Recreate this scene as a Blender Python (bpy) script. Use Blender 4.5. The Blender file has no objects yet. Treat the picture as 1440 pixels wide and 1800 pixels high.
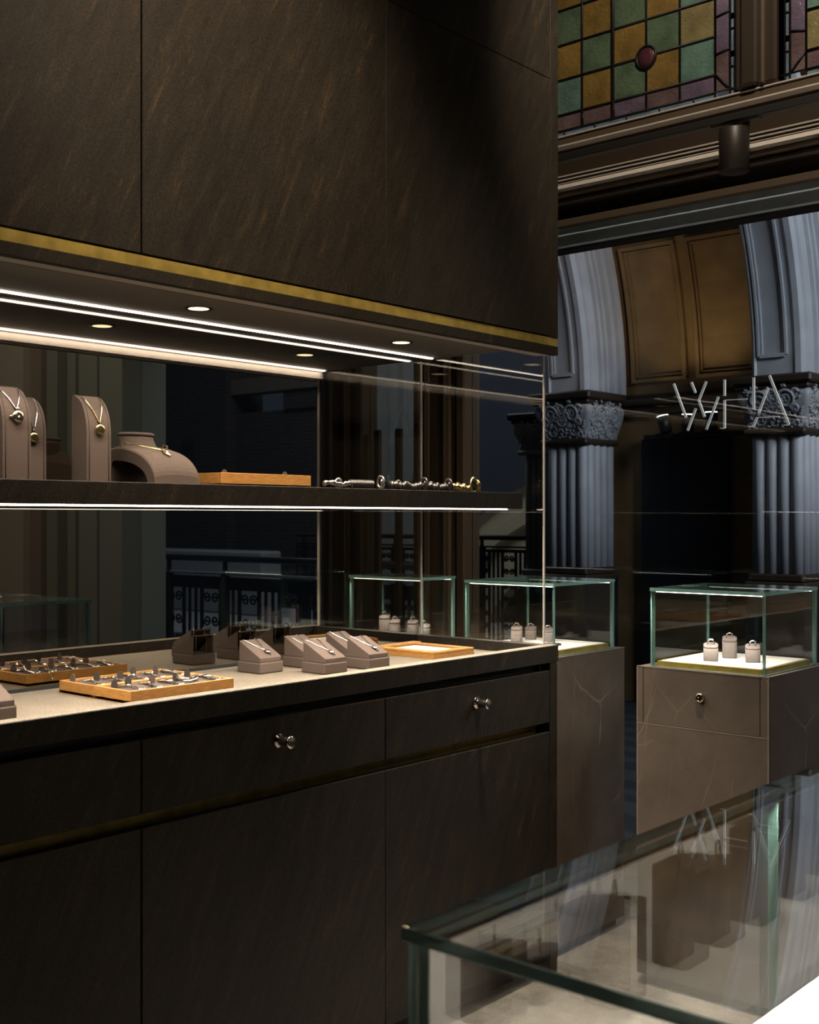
import bpy, bmesh, math, random
from mathutils import Vector, Matrix
random.seed(7)
PI = math.pi
SC = bpy.context.scene
COL = SC.collection

# ------------------------------------------------------------------ camera
cam_d = bpy.data.cameras.new('camera')
cam = bpy.data.objects.new('camera', cam_d)
COL.objects.link(cam)
cam.location = (0, 0, 1.3)
cam.rotation_euler = (PI/2, 0, math.radians(41.0))
cam_d.sensor_fit = 'VERTICAL'
cam_d.sensor_height = 36
cam_d.sensor_width = 28.8
cam_d.lens = 2104/1800*36
cam_d.shift_y = 11/1800
cam_d.clip_start = 0.05
SC.camera = cam
cam_d.dof.use_dof = True
cam_d.dof.focus_distance = 3.1
cam_d.dof.aperture_fstop = 9.0

# ------------------------------------------------------------------ world, colour management
W = bpy.data.worlds.new('world'); SC.world = W
W.use_nodes = True
wb = W.node_tree.nodes['Background']
wb.inputs[0].default_value = (0.32, 0.42, 0.60, 1)
wb.inputs[1].default_value = 0.06
vs = SC.view_settings
vs.view_transform = 'Standard'; vs.look = 'None'; vs.gamma = 1.0; vs.exposure = 0.0
vs.use_curve_mapping = False
SC.cycles.transparent_max_bounces = 40
SC.cycles.max_bounces = 12
SC.cycles.glossy_bounces = 6
SC.cycles.caustics_reflective = False
SC.cycles.caustics_refractive = False
SC.cycles.use_denoising = True
SC.cycles.sample_clamp_indirect = 4.0

# ------------------------------------------------------------------ lamps of the place
def spot(name, loc, target, watts, col, deg, blend=0.6, size=0.03):
    l = bpy.data.lights.new(name, 'SPOT'); l.energy = watts; l.color = col
    l.spot_size = math.radians(deg); l.spot_blend = blend; l.shadow_soft_size = size
    o = bpy.data.objects.new(name, l); COL.objects.link(o); o.location = loc
    o.rotation_euler = (Vector(target)-Vector(loc)).to_track_quat('-Z', 'Y').to_euler()
    return o
def area(name, loc, target, watts, col, sx, sy):
    l = bpy.data.lights.new(name, 'AREA'); l.energy = watts; l.color = col
    l.shape = 'RECTANGLE'; l.size = sx; l.size_y = sy
    o = bpy.data.objects.new(name, l); COL.objects.link(o); o.location = loc
    o.rotation_euler = (Vector(target)-Vector(loc)).to_track_quat('-Z', 'Y').to_euler()
    return o
WARM = (1.0, 0.80, 0.58)
SOFT = (1.0, 0.86, 0.70)
DAY = (0.84, 0.91, 1.0)
LED = (1.0, 0.88, 0.74)
def ledlight(name, loc, sx, sy, watts, spread=130):
    """the light of an LED strip whose lens throws it downwards"""
    o = area(name, loc, (loc[0], loc[1], loc[2]-1), watts, LED, sx, sy)
    o.rotation_euler = (0, 0, 0); o.data.spread = math.radians(spread)
    return o
# shop ceiling lamps
spot('ceiling_lamp_cabinet', (-0.45, 1.25, 3.35), (-1.93, 1.62, 2.15), 310, WARM, 44, 1.0, 0.05)
spot('ceiling_lamp_cabinet_end', (-0.95, 2.2, 4.1), (-1.93, 2.95, 2.38), 260, WARM, 22, 0.9, 0.05)
spot('ceiling_lamp_plinths', (-0.75, 1.6, 4.1), (-1.72, 2.95, 0.5), 60, SOFT, 36, 0.7, 0.05)
spot('ceiling_lamp_floor', (-1.42, 2.2, 4.1), (-1.55, 2.6, 0.0), 560, SOFT, 28, 0.6, 0.05)
spot('ceiling_lamp_window', (-1.0, 2.5, 3.9), (-1.9, 3.6, 2.5), 105, SOFT, 70, 0.8, 0.03)
spot('ceiling_lamp_far_wall', (-4.3, 1.4, 4.1), (-5.6, 3.6, 1.2), 300, SOFT, 60, 0.9, 0.05)
# daylight falling into the arcade
area('arcade_daylight', (1.4, 5.2, 4.1), (-3.6, 6.9, 1.5), 190, DAY, 2.6, 1.1)
area('void_daylight', (-9.0, 9.4, 7.8), (-11.0, 13.0, 1.2), 240, DAY, 5.0, 3.0)
spot('arcade_arch_lamp', (-2.6, 5.4, 3.3), (-4.45, 6.85, 2.95), 34, (1.0, 0.82, 0.74), 34, 0.25, 0.03)

# ------------------------------------------------------------------ materials
MAT = {}
def newmat(name):
    m = bpy.data.materials.new(name); m.use_nodes = True
    nt = m.node_tree
    b = nt.nodes.get('Principled BSDF')
    MAT[name] = m
    return m, nt, b
def simple(name, col, rough=0.5, metal=0.0, spec=0.5, emit=None, estr=0.0, bump=0.0, bscale=200.0, vary=0.0, vscale=30.0):
    m, nt, b = newmat(name)
    b.inputs['Base Color'].default_value = (*col, 1)
    b.inputs['Roughness'].default_value = rough
    b.inputs['Metallic'].default_value = metal
    b.inputs['Specular IOR Level'].default_value = spec
    if emit:
        b.inputs['Emission Color'].default_value = (*emit, 1)
        b.inputs['Emission Strength'].default_value = estr
    N = nt.nodes.new
    if bump or vary:
        tc = N('ShaderNodeTexCoord')
    if bump:
        n = N('ShaderNodeTexNoise'); n.inputs['Scale'].default_value = bscale; n.inputs['Detail'].default_value = 3
        bp = N('ShaderNodeBump'); bp.inputs['Strength'].default_value = bump; bp.inputs['Distance'].default_value = 0.002
        nt.links.new(tc.outputs['Object'], n.inputs['Vector'])
        nt.links.new(n.outputs['Fac'], bp.inputs['Height']); nt.links.new(bp.outputs['Normal'], b.inputs['Normal'])
    if vary:
        n = N('ShaderNodeTexNoise'); n.inputs['Scale'].default_value = vscale; n.inputs['Detail'].default_value = 6
        r = N('ShaderNodeValToRGB')
        r.color_ramp.elements[0].position = 0.3; r.color_ramp.elements[1].position = 0.7
        r.color_ramp.elements[0].color = (*[c*(1-vary) for c in col], 1)
        r.color_ramp.elements[1].color = (*[c*(1+vary) for c in col], 1)
        nt.links.new(tc.outputs['Object'], n.inputs['Vector'])
        nt.links.new(n.outputs['Fac'], r.inputs['Fac']); nt.links.new(r.outputs['Color'], b.inputs['Base Color'])
    return m
def glassmat(name, tint, ior=1.5, extra=0.0):
    m, nt, b = newmat(name)
    nt.nodes.remove(b)
    out = nt.nodes['Material Output']; N = nt.nodes.new
    tr = N('ShaderNodeBsdfTransparent'); tr.inputs[0].default_value = (*tint, 1)
    gl = N('ShaderNodeBsdfGlossy'); gl.inputs['Roughness'].default_value = 0.0; gl.inputs[0].default_value = (1, 1, 1, 1)
    # two sided Schlick reflectance, so that a ray leaving the pane is not totally reflected
    ge = N('ShaderNodeNewGeometry'); dt = N('ShaderNodeVectorMath'); dt.operation = 'DOT_PRODUCT'
    nt.links.new(ge.outputs['Incoming'], dt.inputs[0]); nt.links.new(ge.outputs['Normal'], dt.inputs[1])
    def mth(op, a, b2=None):
        q = N('ShaderNodeMath'); q.operation = op
        for k, v in enumerate((a, b2)):
            if v is None: continue
            if isinstance(v, (int, float)): q.inputs[k].default_value = v
            else: nt.links.new(v, q.inputs[k])
        return q.outputs[0]
    r0 = ((ior-1)/(ior+1))**2+extra
    ab = mth('ABSOLUTE', dt.outputs['Value']); om = mth('SUBTRACT', 1.0, ab); p5 = mth('POWER', om, 5.0)
    fr = mth('ADD', mth('MULTIPLY', p5, 1.0-r0), r0)
    mx = N('ShaderNodeMixShader')
    nt.links.new(fr, mx.inputs[0])
    nt.links.new(tr.outputs[0], mx.inputs[1]); nt.links.new(gl.outputs[0], mx.inputs[2])
    nt.links.new(mx.outputs[0], out.inputs['Surface'])
    return m
def laminate(name, c0, c1, c2, rough=0.55, streak=(9.0, 9.0, 2.6), rot=(0.6, 0.0, 0.0)):
    m, nt, b = newmat(name); N = nt.nodes.new; L = nt.links.new
    tc = N('ShaderNodeTexCoord'); mp = N('ShaderNodeMapping')
    rt = N('ShaderNodeMapping'); rt.inputs['Rotation'].default_value = rot
    mp.inputs['Scale'].default_value = streak
    n1 = N('ShaderNodeTexNoise'); n1.inputs['Scale'].default_value = 1.3; n1.inputs['Detail'].default_value = 9; n1.inputs['Roughness'].default_value = 0.68
    n1.inputs['Distortion'].default_value = 0.5
    n2 = N('ShaderNodeTexNoise'); n2.inputs['Scale'].default_value = 260; n2.inputs['Detail'].default_value = 2
    mp2 = N('ShaderNodeMapping'); mp2.inputs['Scale'].default_value = (1, 1, 0.16)
    n3 = N('ShaderNodeTexNoise'); n3.inputs['Scale'].default_value = 46; n3.inputs['Detail'].default_value = 7; n3.inputs['Roughness'].default_value = 0.75
    L(tc.outputs['Object'], rt.inputs['Vector']); L(rt.outputs[0], mp.inputs['Vector']); L(mp.outputs[0], n1.inputs['Vector'])
    L(tc.outputs['Object'], n2.inputs['Vector']); L(rt.outputs[0], mp2.inputs['Vector']); L(mp2.outputs[0], n3.inputs['Vector'])
    r = N('ShaderNodeValToRGB'); e = r.color_ramp.elements
    e[0].position = 0.32; e[0].color = (*c0, 1); e[1].position = 0.58; e[1].color = (*c1, 1)
    x = e.new(0.80); x.color = (*c2, 1)
    r3 = N('ShaderNodeValToRGB'); e3 = r3.color_ramp.elements
    e3[0].position = 0.61; e3[0].color = (0, 0, 0, 1); e3[1].position = 0.80; e3[1].color = (1, 1, 1, 1)
    mx = N('ShaderNodeMixRGB'); mx.inputs[2].default_value = (*[v*1.1 for v in c2], 1)
    L(n1.outputs['Fac'], r.inputs['Fac']); L(n3.outputs['Fac'], r3.inputs['Fac'])
    L(r.outputs[0], mx.inputs[1]); L(r3.outputs[0], mx.inputs[0])
    m2 = N('ShaderNodeMixRGB'); m2.blend_type = 'MULTIPLY'; m2.inputs[0].default_value = 0.8
    r2 = N('ShaderNodeValToRGB'); r2.color_ramp.elements[0].position = 0.3; r2.color_ramp.elements[0].color = (0.45, 0.45, 0.45, 1); r2.color_ramp.elements[1].position = 0.66; r2.color_ramp.elements[1].color = (1.5, 1.45, 1.4, 1)
    L(n2.outputs['Fac'], r2.inputs['Fac']); L(mx.outputs[0], m2.inputs[1]); L(r2.outputs[0], m2.inputs[2])
    L(m2.outputs[0], b.inputs['Base Color'])
    b.inputs['Roughness'].default_value = rough
    b.inputs['Specular IOR Level'].default_value = 0.2
    bp = N('ShaderNodeBump'); bp.inputs['Strength'].default_value = 0.25; bp.inputs['Distance'].default_value = 0.001
    L(n2.outputs['Fac'], bp.inputs['Height']); L(bp.outputs[0], b.inputs['Normal'])
    return m
laminate('dark_laminate', (0.0120, 0.0101, 0.0078), (0.0205, 0.0168, 0.0124), (0.062, 0.039, 0.018), streak=(30, 30, 5.0), rot=(0.42, 0, 0))
laminate('counter_laminate', (0.120, 0.102, 0.078), (0.150, 0.128, 0.098), (0.18, 0.15, 0.108), 0.6)
simple('black_recess', (0.006, 0.005, 0.004), 0.7)
m = simple('brass_strip', (0.42, 0.31, 0.075), 0.42, 0.55, vary=0.25, vscale=26)
simple('soffit_board', (0.22, 0.19, 0.16), 0.6, bump=0.1)
simple('inner_board', (0.14, 0.118, 0.10), 0.6)
simple('rail_metal', (0.62, 0.56, 0.50), 0.45, 0.1)
simple('led', (0.9, 0.9, 0.9), 0.5, emit=(1.0, 0.84, 0.68), estr=9)
simple('led_rear', (0.9, 0.9, 0.9), 0.5, emit=(1.0, 0.84, 0.68), estr=4.0)
simple('led_shelf', (0.9, 0.9, 0.9), 0.5, emit=(1.0, 0.86, 0.70), estr=9)
simple('led_case', (0.9, 0.9, 0.9), 0.5, emit=(1.0, 0.92, 0.80), estr=6)
simple('lamp_disc', (0.9, 0.9, 0.9), 0.5, emit=(1.0, 0.74, 0.42), estr=2.2)
simple('lamp_disc_cool', (0.9, 0.9, 0.9), 0.5, emit=(1.0, 0.95, 0.88), estr=4)
simple('lamp_trim', (0.03, 0.028, 0.025), 0.4)
simple('velvet', (0.098, 0.073, 0.060), 0.95, spec=0.1, bump=0.35, bscale=900, vary=0.12, vscale=300)
simple('velvet_dark', (0.05, 0.042, 0.038), 0.95, spec=0.1, bump=0.3, bscale=900)
simple('seam', (0.045, 0.035, 0.03), 0.9)
simple('linen', (0.150, 0.130, 0.124), 0.95, spec=0.1, bump=0.5, bscale=1200, vary=0.25, vscale=500)
simple('silver', (0.78, 0.74, 0.68), 0.22, 1.0)
simple('dark_silver', (0.16, 0.15, 0.14), 0.35, 1.0)
simple('gold', (0.80, 0.60, 0.26), 0.22, 1.0)
simple('pale_gold', (0.82, 0.70, 0.46), 0.2, 1.0)
simple('onyx', (0.01, 0.01, 0.01), 0.15)
simple('card_white', (0.62, 0.58, 0.53), 0.8)
simple('chrome', (0.62, 0.56, 0.50), 0.18, 1.0)
simple('knob_dark', (0.05, 0.045, 0.04), 0.3, 0.6)
simple('lit_base', (0.80, 0.78, 0.73), 0.5)
glassmat('clear_glass', (0.985, 0.995, 0.99))
glassmat('case_glass', (0.985, 0.995, 0.99), 1.5, 0.13)
glassmat('end_glass', (0.90, 0.90, 0.88))
glassmat('grey_glass', (0.74, 0.73, 0.70))
glassmat('window_glass', (0.95, 0.965, 0.97), 1.25)
# bright ground glass edges, pale green
m, nt, b = newmat('glass_edge')
b.inputs['Base Color'].default_value = (0.21, 0.39, 0.345, 1); b.inputs['Roughness'].default_value = 0.12
b.inputs['Transmission Weight'].default_value = 0.35; b.inputs['IOR'].default_value = 1.5
m, nt, b = newmat('case_edge')
b.inputs['Base Color'].default_value = (0.11, 0.21, 0.185, 1); b.inputs['Roughness'].default_value = 0.12
b.inputs['Transmission Weight'].default_value = 0.2
# oak
m, nt, b = newmat('oak'); N = nt.nodes.new; L = nt.links.new
tc = N('ShaderNodeTexCoord'); mp = N('ShaderNodeMapping'); mp.inputs['Scale'].default_value = (18, 18, 160)
n = N('ShaderNodeTexNoise'); n.inputs['Scale'].default_value = 3.0; n.inputs['Detail'].default_value = 6
r = N('ShaderNodeValToRGB'); r.color_ramp.elements[0].color = (0.27, 0.120, 0.026, 1); r.color_ramp.elements[1].color = (0.46, 0.220, 0.055, 1)
r.color_ramp.elements[0].position = 0.3; r.color_ramp.elements[1].position = 0.7
L(tc.outputs['Object'], mp.inputs[0]); L(mp.outputs[0], n.inputs['Vector']); L(n.outputs['Fac'], r.inputs[0]); L(r.outputs[0], b.inputs['Base Color'])
b.inputs['Roughness'].default_value = 0.45
# plinth stone with fine pale veins
m, nt, b = newmat('plinth_stone'); N = nt.nodes.new; L = nt.links.new
tc = N('ShaderNodeTexCoord')
nz = N('ShaderNodeTexNoise'); nz.inputs['Scale'].default_value = 5.0; nz.inputs['Detail'].default_value = 8; nz.inputs['Roughness'].default_value = 0.65
r = N('ShaderNodeValToRGB'); r.color_ramp.elements[0].position = 0.3; r.color_ramp.elements[0].color = (0.060, 0.046, 0.035, 1)
r.color_ramp.elements[1].position = 0.72; r.color_ramp.elements[1].color = (0.105, 0.082, 0.063, 1)
L(tc.outputs['Object'], nz.inputs['Vector']); L(nz.outputs['Fac'], r.inputs[0])
prev = r.outputs[0]
for k, (scl, rot, w, seed) in enumerate((((2.2, 2.2, 1.0), (0.55, 0.3, 0.2), 0.0055, 0.0), ((2.8, 2.8, 1.4), (-0.75, -0.4, 0.5), 0.0045, 5.3))):
    wn = N('ShaderNodeTexNoise'); wn.inputs['Scale'].default_value = 2.2; wn.inputs['Detail'].default_value = 4
    mp = N('ShaderNodeMapping'); mp.inputs['Scale'].default_value = scl; mp.inputs['Rotation'].default_value = rot; mp.inputs['Location'].default_value = (seed, seed*0.7, seed*0.3)
    ad = N('ShaderNodeVectorMath'); ad.operation = 'MULTIPLY_ADD'; ad.inputs[1].default_value = (0.09, 0.09, 0.09)
    vo = N('ShaderNodeTexVoronoi'); vo.feature = 'DISTANCE_TO_EDGE'; vo.inputs['Scale'].default_value = 1.7
    L(tc.outputs['Object'], wn.inputs['Vector']); L(wn.outputs['Color'], ad.inputs[0]); L(tc.outputs['Object'], ad.inputs[2])
    L(ad.outputs[0], mp.inputs[0]); L(mp.outputs[0], vo.inputs['Vector'])
    rr = N('ShaderNodeValToRGB'); rr.color_ramp.elements[0].position = 0.0; rr.color_ramp.elements[0].color = (0.8, 0.8, 0.8, 1)
    rr.color_ramp.elements[1].position = w; rr.color_ramp.elements[1].color = (0, 0, 0, 1)
    br = N('ShaderNodeTexNoise'); br.inputs['Scale'].default_value = 6; L(tc.outputs['Object'], br.inputs['Vector'])
    rb = N('ShaderNodeValToRGB'); rb.color_ramp.elements[0].position = 0.45; rb.color_ramp.elements[1].position = 0.68
    L(br.outputs['Fac'], rb.inputs[0])
    mu = N('ShaderNodeMath'); mu.operation = 'MULTIPLY'
    L(vo.outputs['Distance'], rr.inputs[0]); L(rr.outputs[0], mu.inputs[0]); L(rb.outputs[0], mu.inputs[1])
    mx = N('ShaderNodeMixRGB'); mx.inputs[2].default_value = (0.24, 0.19, 0.145, 1)
    L(mu.outputs[0], mx.inputs[0]); L(prev, mx.inputs[1]); prev = mx.outputs[0]
L(prev, b.inputs['Base Color']); b.inputs['Roughness'].default_value = 0.42
# shop floor
m, nt, b = newmat('shop_floor'); N = nt.nodes.new; L = nt.links.new
tc = N('ShaderNodeTexCoord')
n1 = N('ShaderNodeTexNoise'); n1.inputs['Scale'].default_value = 7; n1.inputs['Detail'].default_value = 9; n1.inputs['Roughness'].default_value = 0.7
n2 = N('ShaderNodeTexNoise'); n2.inputs['Scale'].default_value = 160; n2.inputs['Detail'].default_value = 3
r = N('ShaderNodeValToRGB'); r.color_ramp.elements[0].position = 0.34; r.color_ramp.elements[0].color = (0.20, 0.175, 0.15, 1); r.color_ramp.elements[1].position = 0.62; r.color_ramp.elements[1].color = (0.42, 0.38, 0.33, 1)
mx = N('ShaderNodeMixRGB'); mx.blend_type = 'OVERLAY'; mx.inputs[0].default_value = 0.55
L(tc.outputs['Object'], n1.inputs['Vector']); L(tc.outputs['Object'], n2.inputs['Vector'])
L(n1.outputs['Fac'], r.inputs[0]); L(r.outputs[0], mx.inputs[1]); L(n2.outputs['Fac'], mx.inputs[2]); L(mx.outputs[0], b.inputs['Base Color'])
b.inputs['Roughness'].default_value = 0.8
# arcade carpet: navy with swirled lines
m, nt, b = newmat('arcade_carpet'); N = nt.nodes.new; L = nt.links.new
tc = N('ShaderNodeTexCoord'); wv = N('ShaderNodeTexWave'); wv.wave_type = 'RINGS'; wv.inputs['Scale'].default_value = 1.1; wv.inputs['Distortion'].default_value = 14; wv.inputs['Detail'].default_value = 1.2; wv.inputs['Detail Scale'].default_value = 0.7
r = N('ShaderNodeValToRGB'); r.color_ramp.elements[0].position = 0.52; r.color_ramp.elements[0].color = (0.008, 0.010, 0.018, 1); r.color_ramp.elements[1].position = 0.66; r.color_ramp.elements[1].color = (0.022, 0.025, 0.032, 1)
L(tc.outputs['Object'], wv.inputs['Vector']); L(wv.outputs['Fac'], r.inputs[0]); L(r.outputs[0], b.inputs['Base Color']); b.inputs['Roughness'].default_value = 0.95
simple('painted_stone', (0.40, 0.42, 0.46), 0.55, vary=0.08, vscale=8)
simple('painted_stone_brown_lit', (0.42, 0.36, 0.30), 0.6)  # same stone as the pale columns, brown lighting put into its colour
simple('carved_stone', (0.30, 0.31, 0.34), 0.5, bump=0.6, bscale=40)
simple('dark_cornice', (0.035, 0.024, 0.016), 0.5)
simple('bronze_wall', (0.25, 0.165, 0.080), 0.38, 0.25, vary=0.15, vscale=6)
simple('brown_wood', (0.040, 0.027, 0.017), 0.42, spec=0.5)
simple('brown_wood_light', (0.105, 0.075, 0.048), 0.4)
simple('pale_trim', (0.60, 0.54, 0.47), 0.35)
simple('steel_blue_daylit', (0.66, 0.80, 0.95), 0.8, 0.0, 0.0, vary=0.12, vscale=12)  # pale blue carries reflected daylight in the base colour
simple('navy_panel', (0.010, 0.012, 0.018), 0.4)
simple('iron', (0.012, 0.012, 0.014), 0.5)
simple('rail_tube', (0.10, 0.10, 0.105), 0.35, 0.8)
simple('track_black', (0.018, 0.016, 0.014), 0.5)
simple('spot_can', (0.036, 0.029, 0.023), 0.45, 0.3)
simple('sign_white', (0.75, 0.76, 0.76), 0.5, emit=(0.85, 0.95, 1.0), estr=0.12)  # faint glow added to the white so the strokes look lit
simple('wall_green', (0.105, 0.112, 0.092), 0.8)
simple('wall_beige', (0.19, 0.165, 0.138), 0.8)
simple('wall_brown', (0.11, 0.088, 0.070), 0.8)
simple('shop_wall', (0.03, 0.026, 0.022), 0.8)
simple('facade_pale', (0.30, 0.31, 0.32), 0.8)
simple('facade_cream', (0.42, 0.34, 0.22), 0.8)
simple('facade_dark', (0.03, 0.035, 0.05), 0.8)
# brick
m, nt, b = newmat('brick'); N = nt.nodes.new; L = nt.links.new
tc = N('ShaderNodeTexCoord'); mp = N('ShaderNodeMapping'); mp.inputs['Rotation'].default_value = (PI/2, 0, 0)
bk = N('ShaderNodeTexBrick'); bk.inputs['Color1'].default_value = (0.035, 0.025, 0.022, 1); bk.inputs['Color2'].default_value = (0.022, 0.017, 0.016, 1); bk.inputs['Mortar'].default_value = (0.05, 0.045, 0.042, 1); bk.inputs['Scale'].default_value = 4.0
L(tc.outputs['Object'], mp.inputs[0]); L(mp.outputs[0], bk.inputs['Vector']); L(bk.outputs['Color'], b.inputs['Base Color']); b.inputs['Roughness'].default_value = 0.9
# stained glass colours
def stained(name, col):
    m, nt, b = newmat(name); N = nt.nodes.new; L = nt.links.new
    tc = N('ShaderNodeTexCoord')
    n = N('ShaderNodeTexNoise'); n.inputs['Scale'].default_value = 75; n.inputs['Detail'].default_value = 2; n.inputs['Distortion'].default_value = 0.8
    n2 = N('ShaderNodeTexNoise'); n2.inputs['Scale'].default_value = 14; n2.inputs['Detail'].default_value = 3
    r = N('ShaderNodeValToRGB'); r.color_ramp.elements[0].position = 0.3; r.color_ramp.elements[0].color = (*[c*0.72 for c in col], 1); r.color_ramp.elements[1].position = 0.75; r.color_ramp.elements[1].color = (*[c*1.35 for c in col], 1)
    bp = N('ShaderNodeBump'); bp.inputs['Strength'].default_value = 0.7; bp.inputs['Distance'].default_value = 0.004
    L(tc.outputs['Object'], n.inputs['Vector']); L(tc.outputs['Object'], n2.inputs['Vector'])
    L(n2.outputs['Fac'], r.inputs[0]); L(r.outputs[0], b.inputs['Base Color'])
    L(n.outputs['Fac'], bp.inputs['Height']); L(bp.outputs[0], b.inputs['Normal'])
    b.inputs['Roughness'].default_value = 0.28
    return m
stained('stained_green', (0.085, 0.125, 0.075)); stained('stained_teal', (0.11, 0.19, 0.15)); stained('stained_amber', (0.20, 0.125, 0.035))
stained('stained_olive', (0.20, 0.165, 0.075)); stained('stained_plum', (0.13, 0.085, 0.085)); stained('stained_violet', (0.14, 0.105, 0.15))
stained('stained_blue', (0.14, 0.20, 0.26)); stained('stained_ruby', (0.075, 0.022, 0.03))
simple('lead', (0.012, 0.010, 0.009), 0.45, 0.4)

# ------------------------------------------------------------------ mesh helpers
class MB:
    """collects shapes, then becomes one mesh object"""
    def __init__(s): s.bm = bmesh.new(); s.mi = 0
    def quad(s, vs):
        f = s.bm.faces.new([s.bm.verts.new(v) for v in vs]); f.material_index = s.mi; return f
    def box(s, x0, x1, y0, y1, z0, z1, bev=0.0, seg=1, mi=None):
        if mi is None: mi = s.mi
        r = bmesh.ops.create_cube(s.bm, size=1.0)
        for v in r['verts']:
            v.co = Vector(((x0+x1)/2+v.co.x*(x1-x0), (y0+y1)/2+v.co.y*(y1-y0), (z0+z1)/2+v.co.z*(z1-z0)))
        fs = set(f for v in r['verts'] for f in v.link_faces)
        for f in fs: f.material_index = mi
        if bev:
            es = list(set(e for v in r['verts'] for e in v.link_edges))
            rr = bmesh.ops.bevel(s.bm, geom=es, offset=bev, segments=seg, profile=0.5, affect='EDGES')
            for f in rr['faces']: f.material_index = mi
        return s
    def prism(s, pts, axis, a0, a1, bev=0.0, mi=None):
        """polygon in the two other axes extruded along axis (0,1,2)"""
        if mi is None: mi = s.mi
        def mk(p, a):
            c = list(p); c.insert(axis, a); return Vector(c)
        A = [s.bm.verts.new(mk(p, a0)) for p in pts]; B = [s.bm.verts.new(mk(p, a1)) for p in pts]
        fs = []
        n = len(pts)
        fs.append(s.bm.faces.new(A)); fs.append(s.bm.faces.new(B[::-1]))
        for i in range(n): fs.append(s.bm.faces.new([A[i], B[i], B[(i+1) % n], A[(i+1) % n]]))
        for f in fs: f.material_index = mi
        bmesh.ops.recalc_face_normals(s.bm, faces=fs)
        if bev:
            es = list(set(e for f in fs for e in f.edges))
            rr = bmesh.ops.bevel(s.bm, geom=es, offset=bev, segments=2, profile=0.5, affect='EDGES')
            for f in rr['faces']: f.material_index = mi
        return s
    def loft(s, rings, closed=True, cap=True, mi=None, smooth=True):
        if mi is None: mi = s.mi
        R = [[s.bm.verts.new(p) for p in r] for r in rings]
        n = len(R[0]); fs = []
        for a, b in zip(R[:-1], R[1:]):
            for i in range(n if closed else n-1):
                f = s.bm.faces.new([a[i], a[(i+1) % n], b[(i+1) % n], b[i]]); f.smooth = smooth; fs.append(f)
        if cap and closed:
            fs.append(s.bm.faces.new(R[0][::-1])); fs.append(s.bm.faces.new(R[-1]))
        for f in fs: f.material_index = mi
        bmesh.ops.recalc_face_normals(s.bm, faces=fs)
        return s
    def cyl(s, p0, p1, r0, r1=None, n=20, mi=None, cap=True):
        r1 = r0 if r1 is None else r1
        return s.tube([p0, p1], [r0, r1], n, mi=mi, cap=cap)
    def tube(s, pts, rad, n=8, closed=False, mi=None, cap=True, smooth=True):
        pts = [Vector(p) for p in pts]; m = len(pts)
        rad = rad if isinstance(rad, (list, tuple)) else [rad]*m
        rings = []; up = None
        for i, p in enumerate(pts):
            if closed: t = pts[(i+1) % m]-pts[i-1]
            else: t = pts[min(i+1, m-1)]-pts[max(i-1, 0)]
            t = t.normalized() if t.length > 1e-9 else Vector((0, 0, 1))
            if up is None:
                up = Vector((0, 0, 1)) if abs(t.z) < 0.9 else Vector((1, 0, 0))
            a = t.cross(up)
            if a.length < 1e-6: a = t.cross(Vector((1, 0, 0.3)))
            a.normalize(); b = a.cross(t).normalized(); up = b
            rings.append([p+(a*math.cos(2*PI*k/n)+b*math.sin(2*PI*k/n))*rad[i] for k in range(n)])
        if closed:
            rings.append(rings[0])
            R = [[s.bm.verts.new(q) for q in r] for r in rings[:-1]]; R.append(R[0]); fs = []
            for A, B in zip(R[:-1], R[1:]):
                for i in range(n):
                    f = s.bm.faces.new([A[i], A[(i+1) % n], B[(i+1) % n], B[i]]); f.smooth = smooth
                    f.material_index = s.mi if mi is None else mi; fs.append(f)
            bmesh.ops.recalc_face_normals(s.bm, faces=fs)
            return s
        return s.loft(rings, True, cap, mi, smooth)
    def lathe(s, prof, n=24, at=(0, 0, 0), axis=2, mi=None):
        rings = []
        for r, h in prof:
            ring = []
            for k in range(n):
                c, d = r*math.cos(2*PI*k/n), r*math.sin(2*PI*k/n)
                v = [c, d]; v.insert(axis, h); ring.append(Vector(v)+Vector(at))
            rings.append(ring)
        return s.loft(rings, True, True, mi)
    def ball(s, c, r, n=8, mi=None, sc=(1, 1, 1)):
        rr = bmesh.ops.create_icosphere(s.bm, subdivisions=2 if n > 8 else 1, radius=r)
        for v in rr['verts']: v.co = Vector((v.co.x*sc[0], v.co.y*sc[1], v.co.z*sc[2]))+Vector(c)
        for f in set(f for v in rr['verts'] for f in v.link_faces): f.material_index = s.mi if mi is None else mi; f.smooth = True
        return s
    def build(s, name, mats, parent=None, smooth=False, loc=None):
        if isinstance(mats, str): mats = [mats]
        me = bpy.data.meshes.new(name); s.bm.to_mesh(me); s.bm.free()
        for m in mats: me.materials.append(MAT[m])
        if smooth:
            for p in me.polygons: p.use_smooth = True
        o = bpy.data.objects.new(name, me); COL.objects.link(o)
        if parent: o.parent = parent
        if loc: o.location = loc
        return o
def tag(o, label=None, cat=None, group=None, kind=None):
    if label: o['label'] = label
    if cat: o['category'] = cat
    if group: o['group'] = group
    if kind: o['kind'] = kind
    return o
def empty(name, loc, label=None, cat=None, group=None, rz=0.0, kind=None):
    o = bpy.data.objects.new(name, None); COL.objects.link(o); o.location = loc; o.rotation_euler = (0, 0, rz)
    o.empty_display_size = 0.05
    return tag(o, label, cat, group, kind)
def copy_tree(o, parent=None):
    kids = list(o.children)
    c = o.copy(); COL.objects.link(c); c.parent = parent
    for k in kids: copy_tree(k, c)
    return c
def struct(name, mb, mats, label=None, parent=None):
    o = mb.build(name, mats, parent)
    if parent is None:
        o['kind'] = 'structure'
        if label: o['label'] = label
    return o
def bx(*a, **k): return MB().box(*a, **k)

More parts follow.
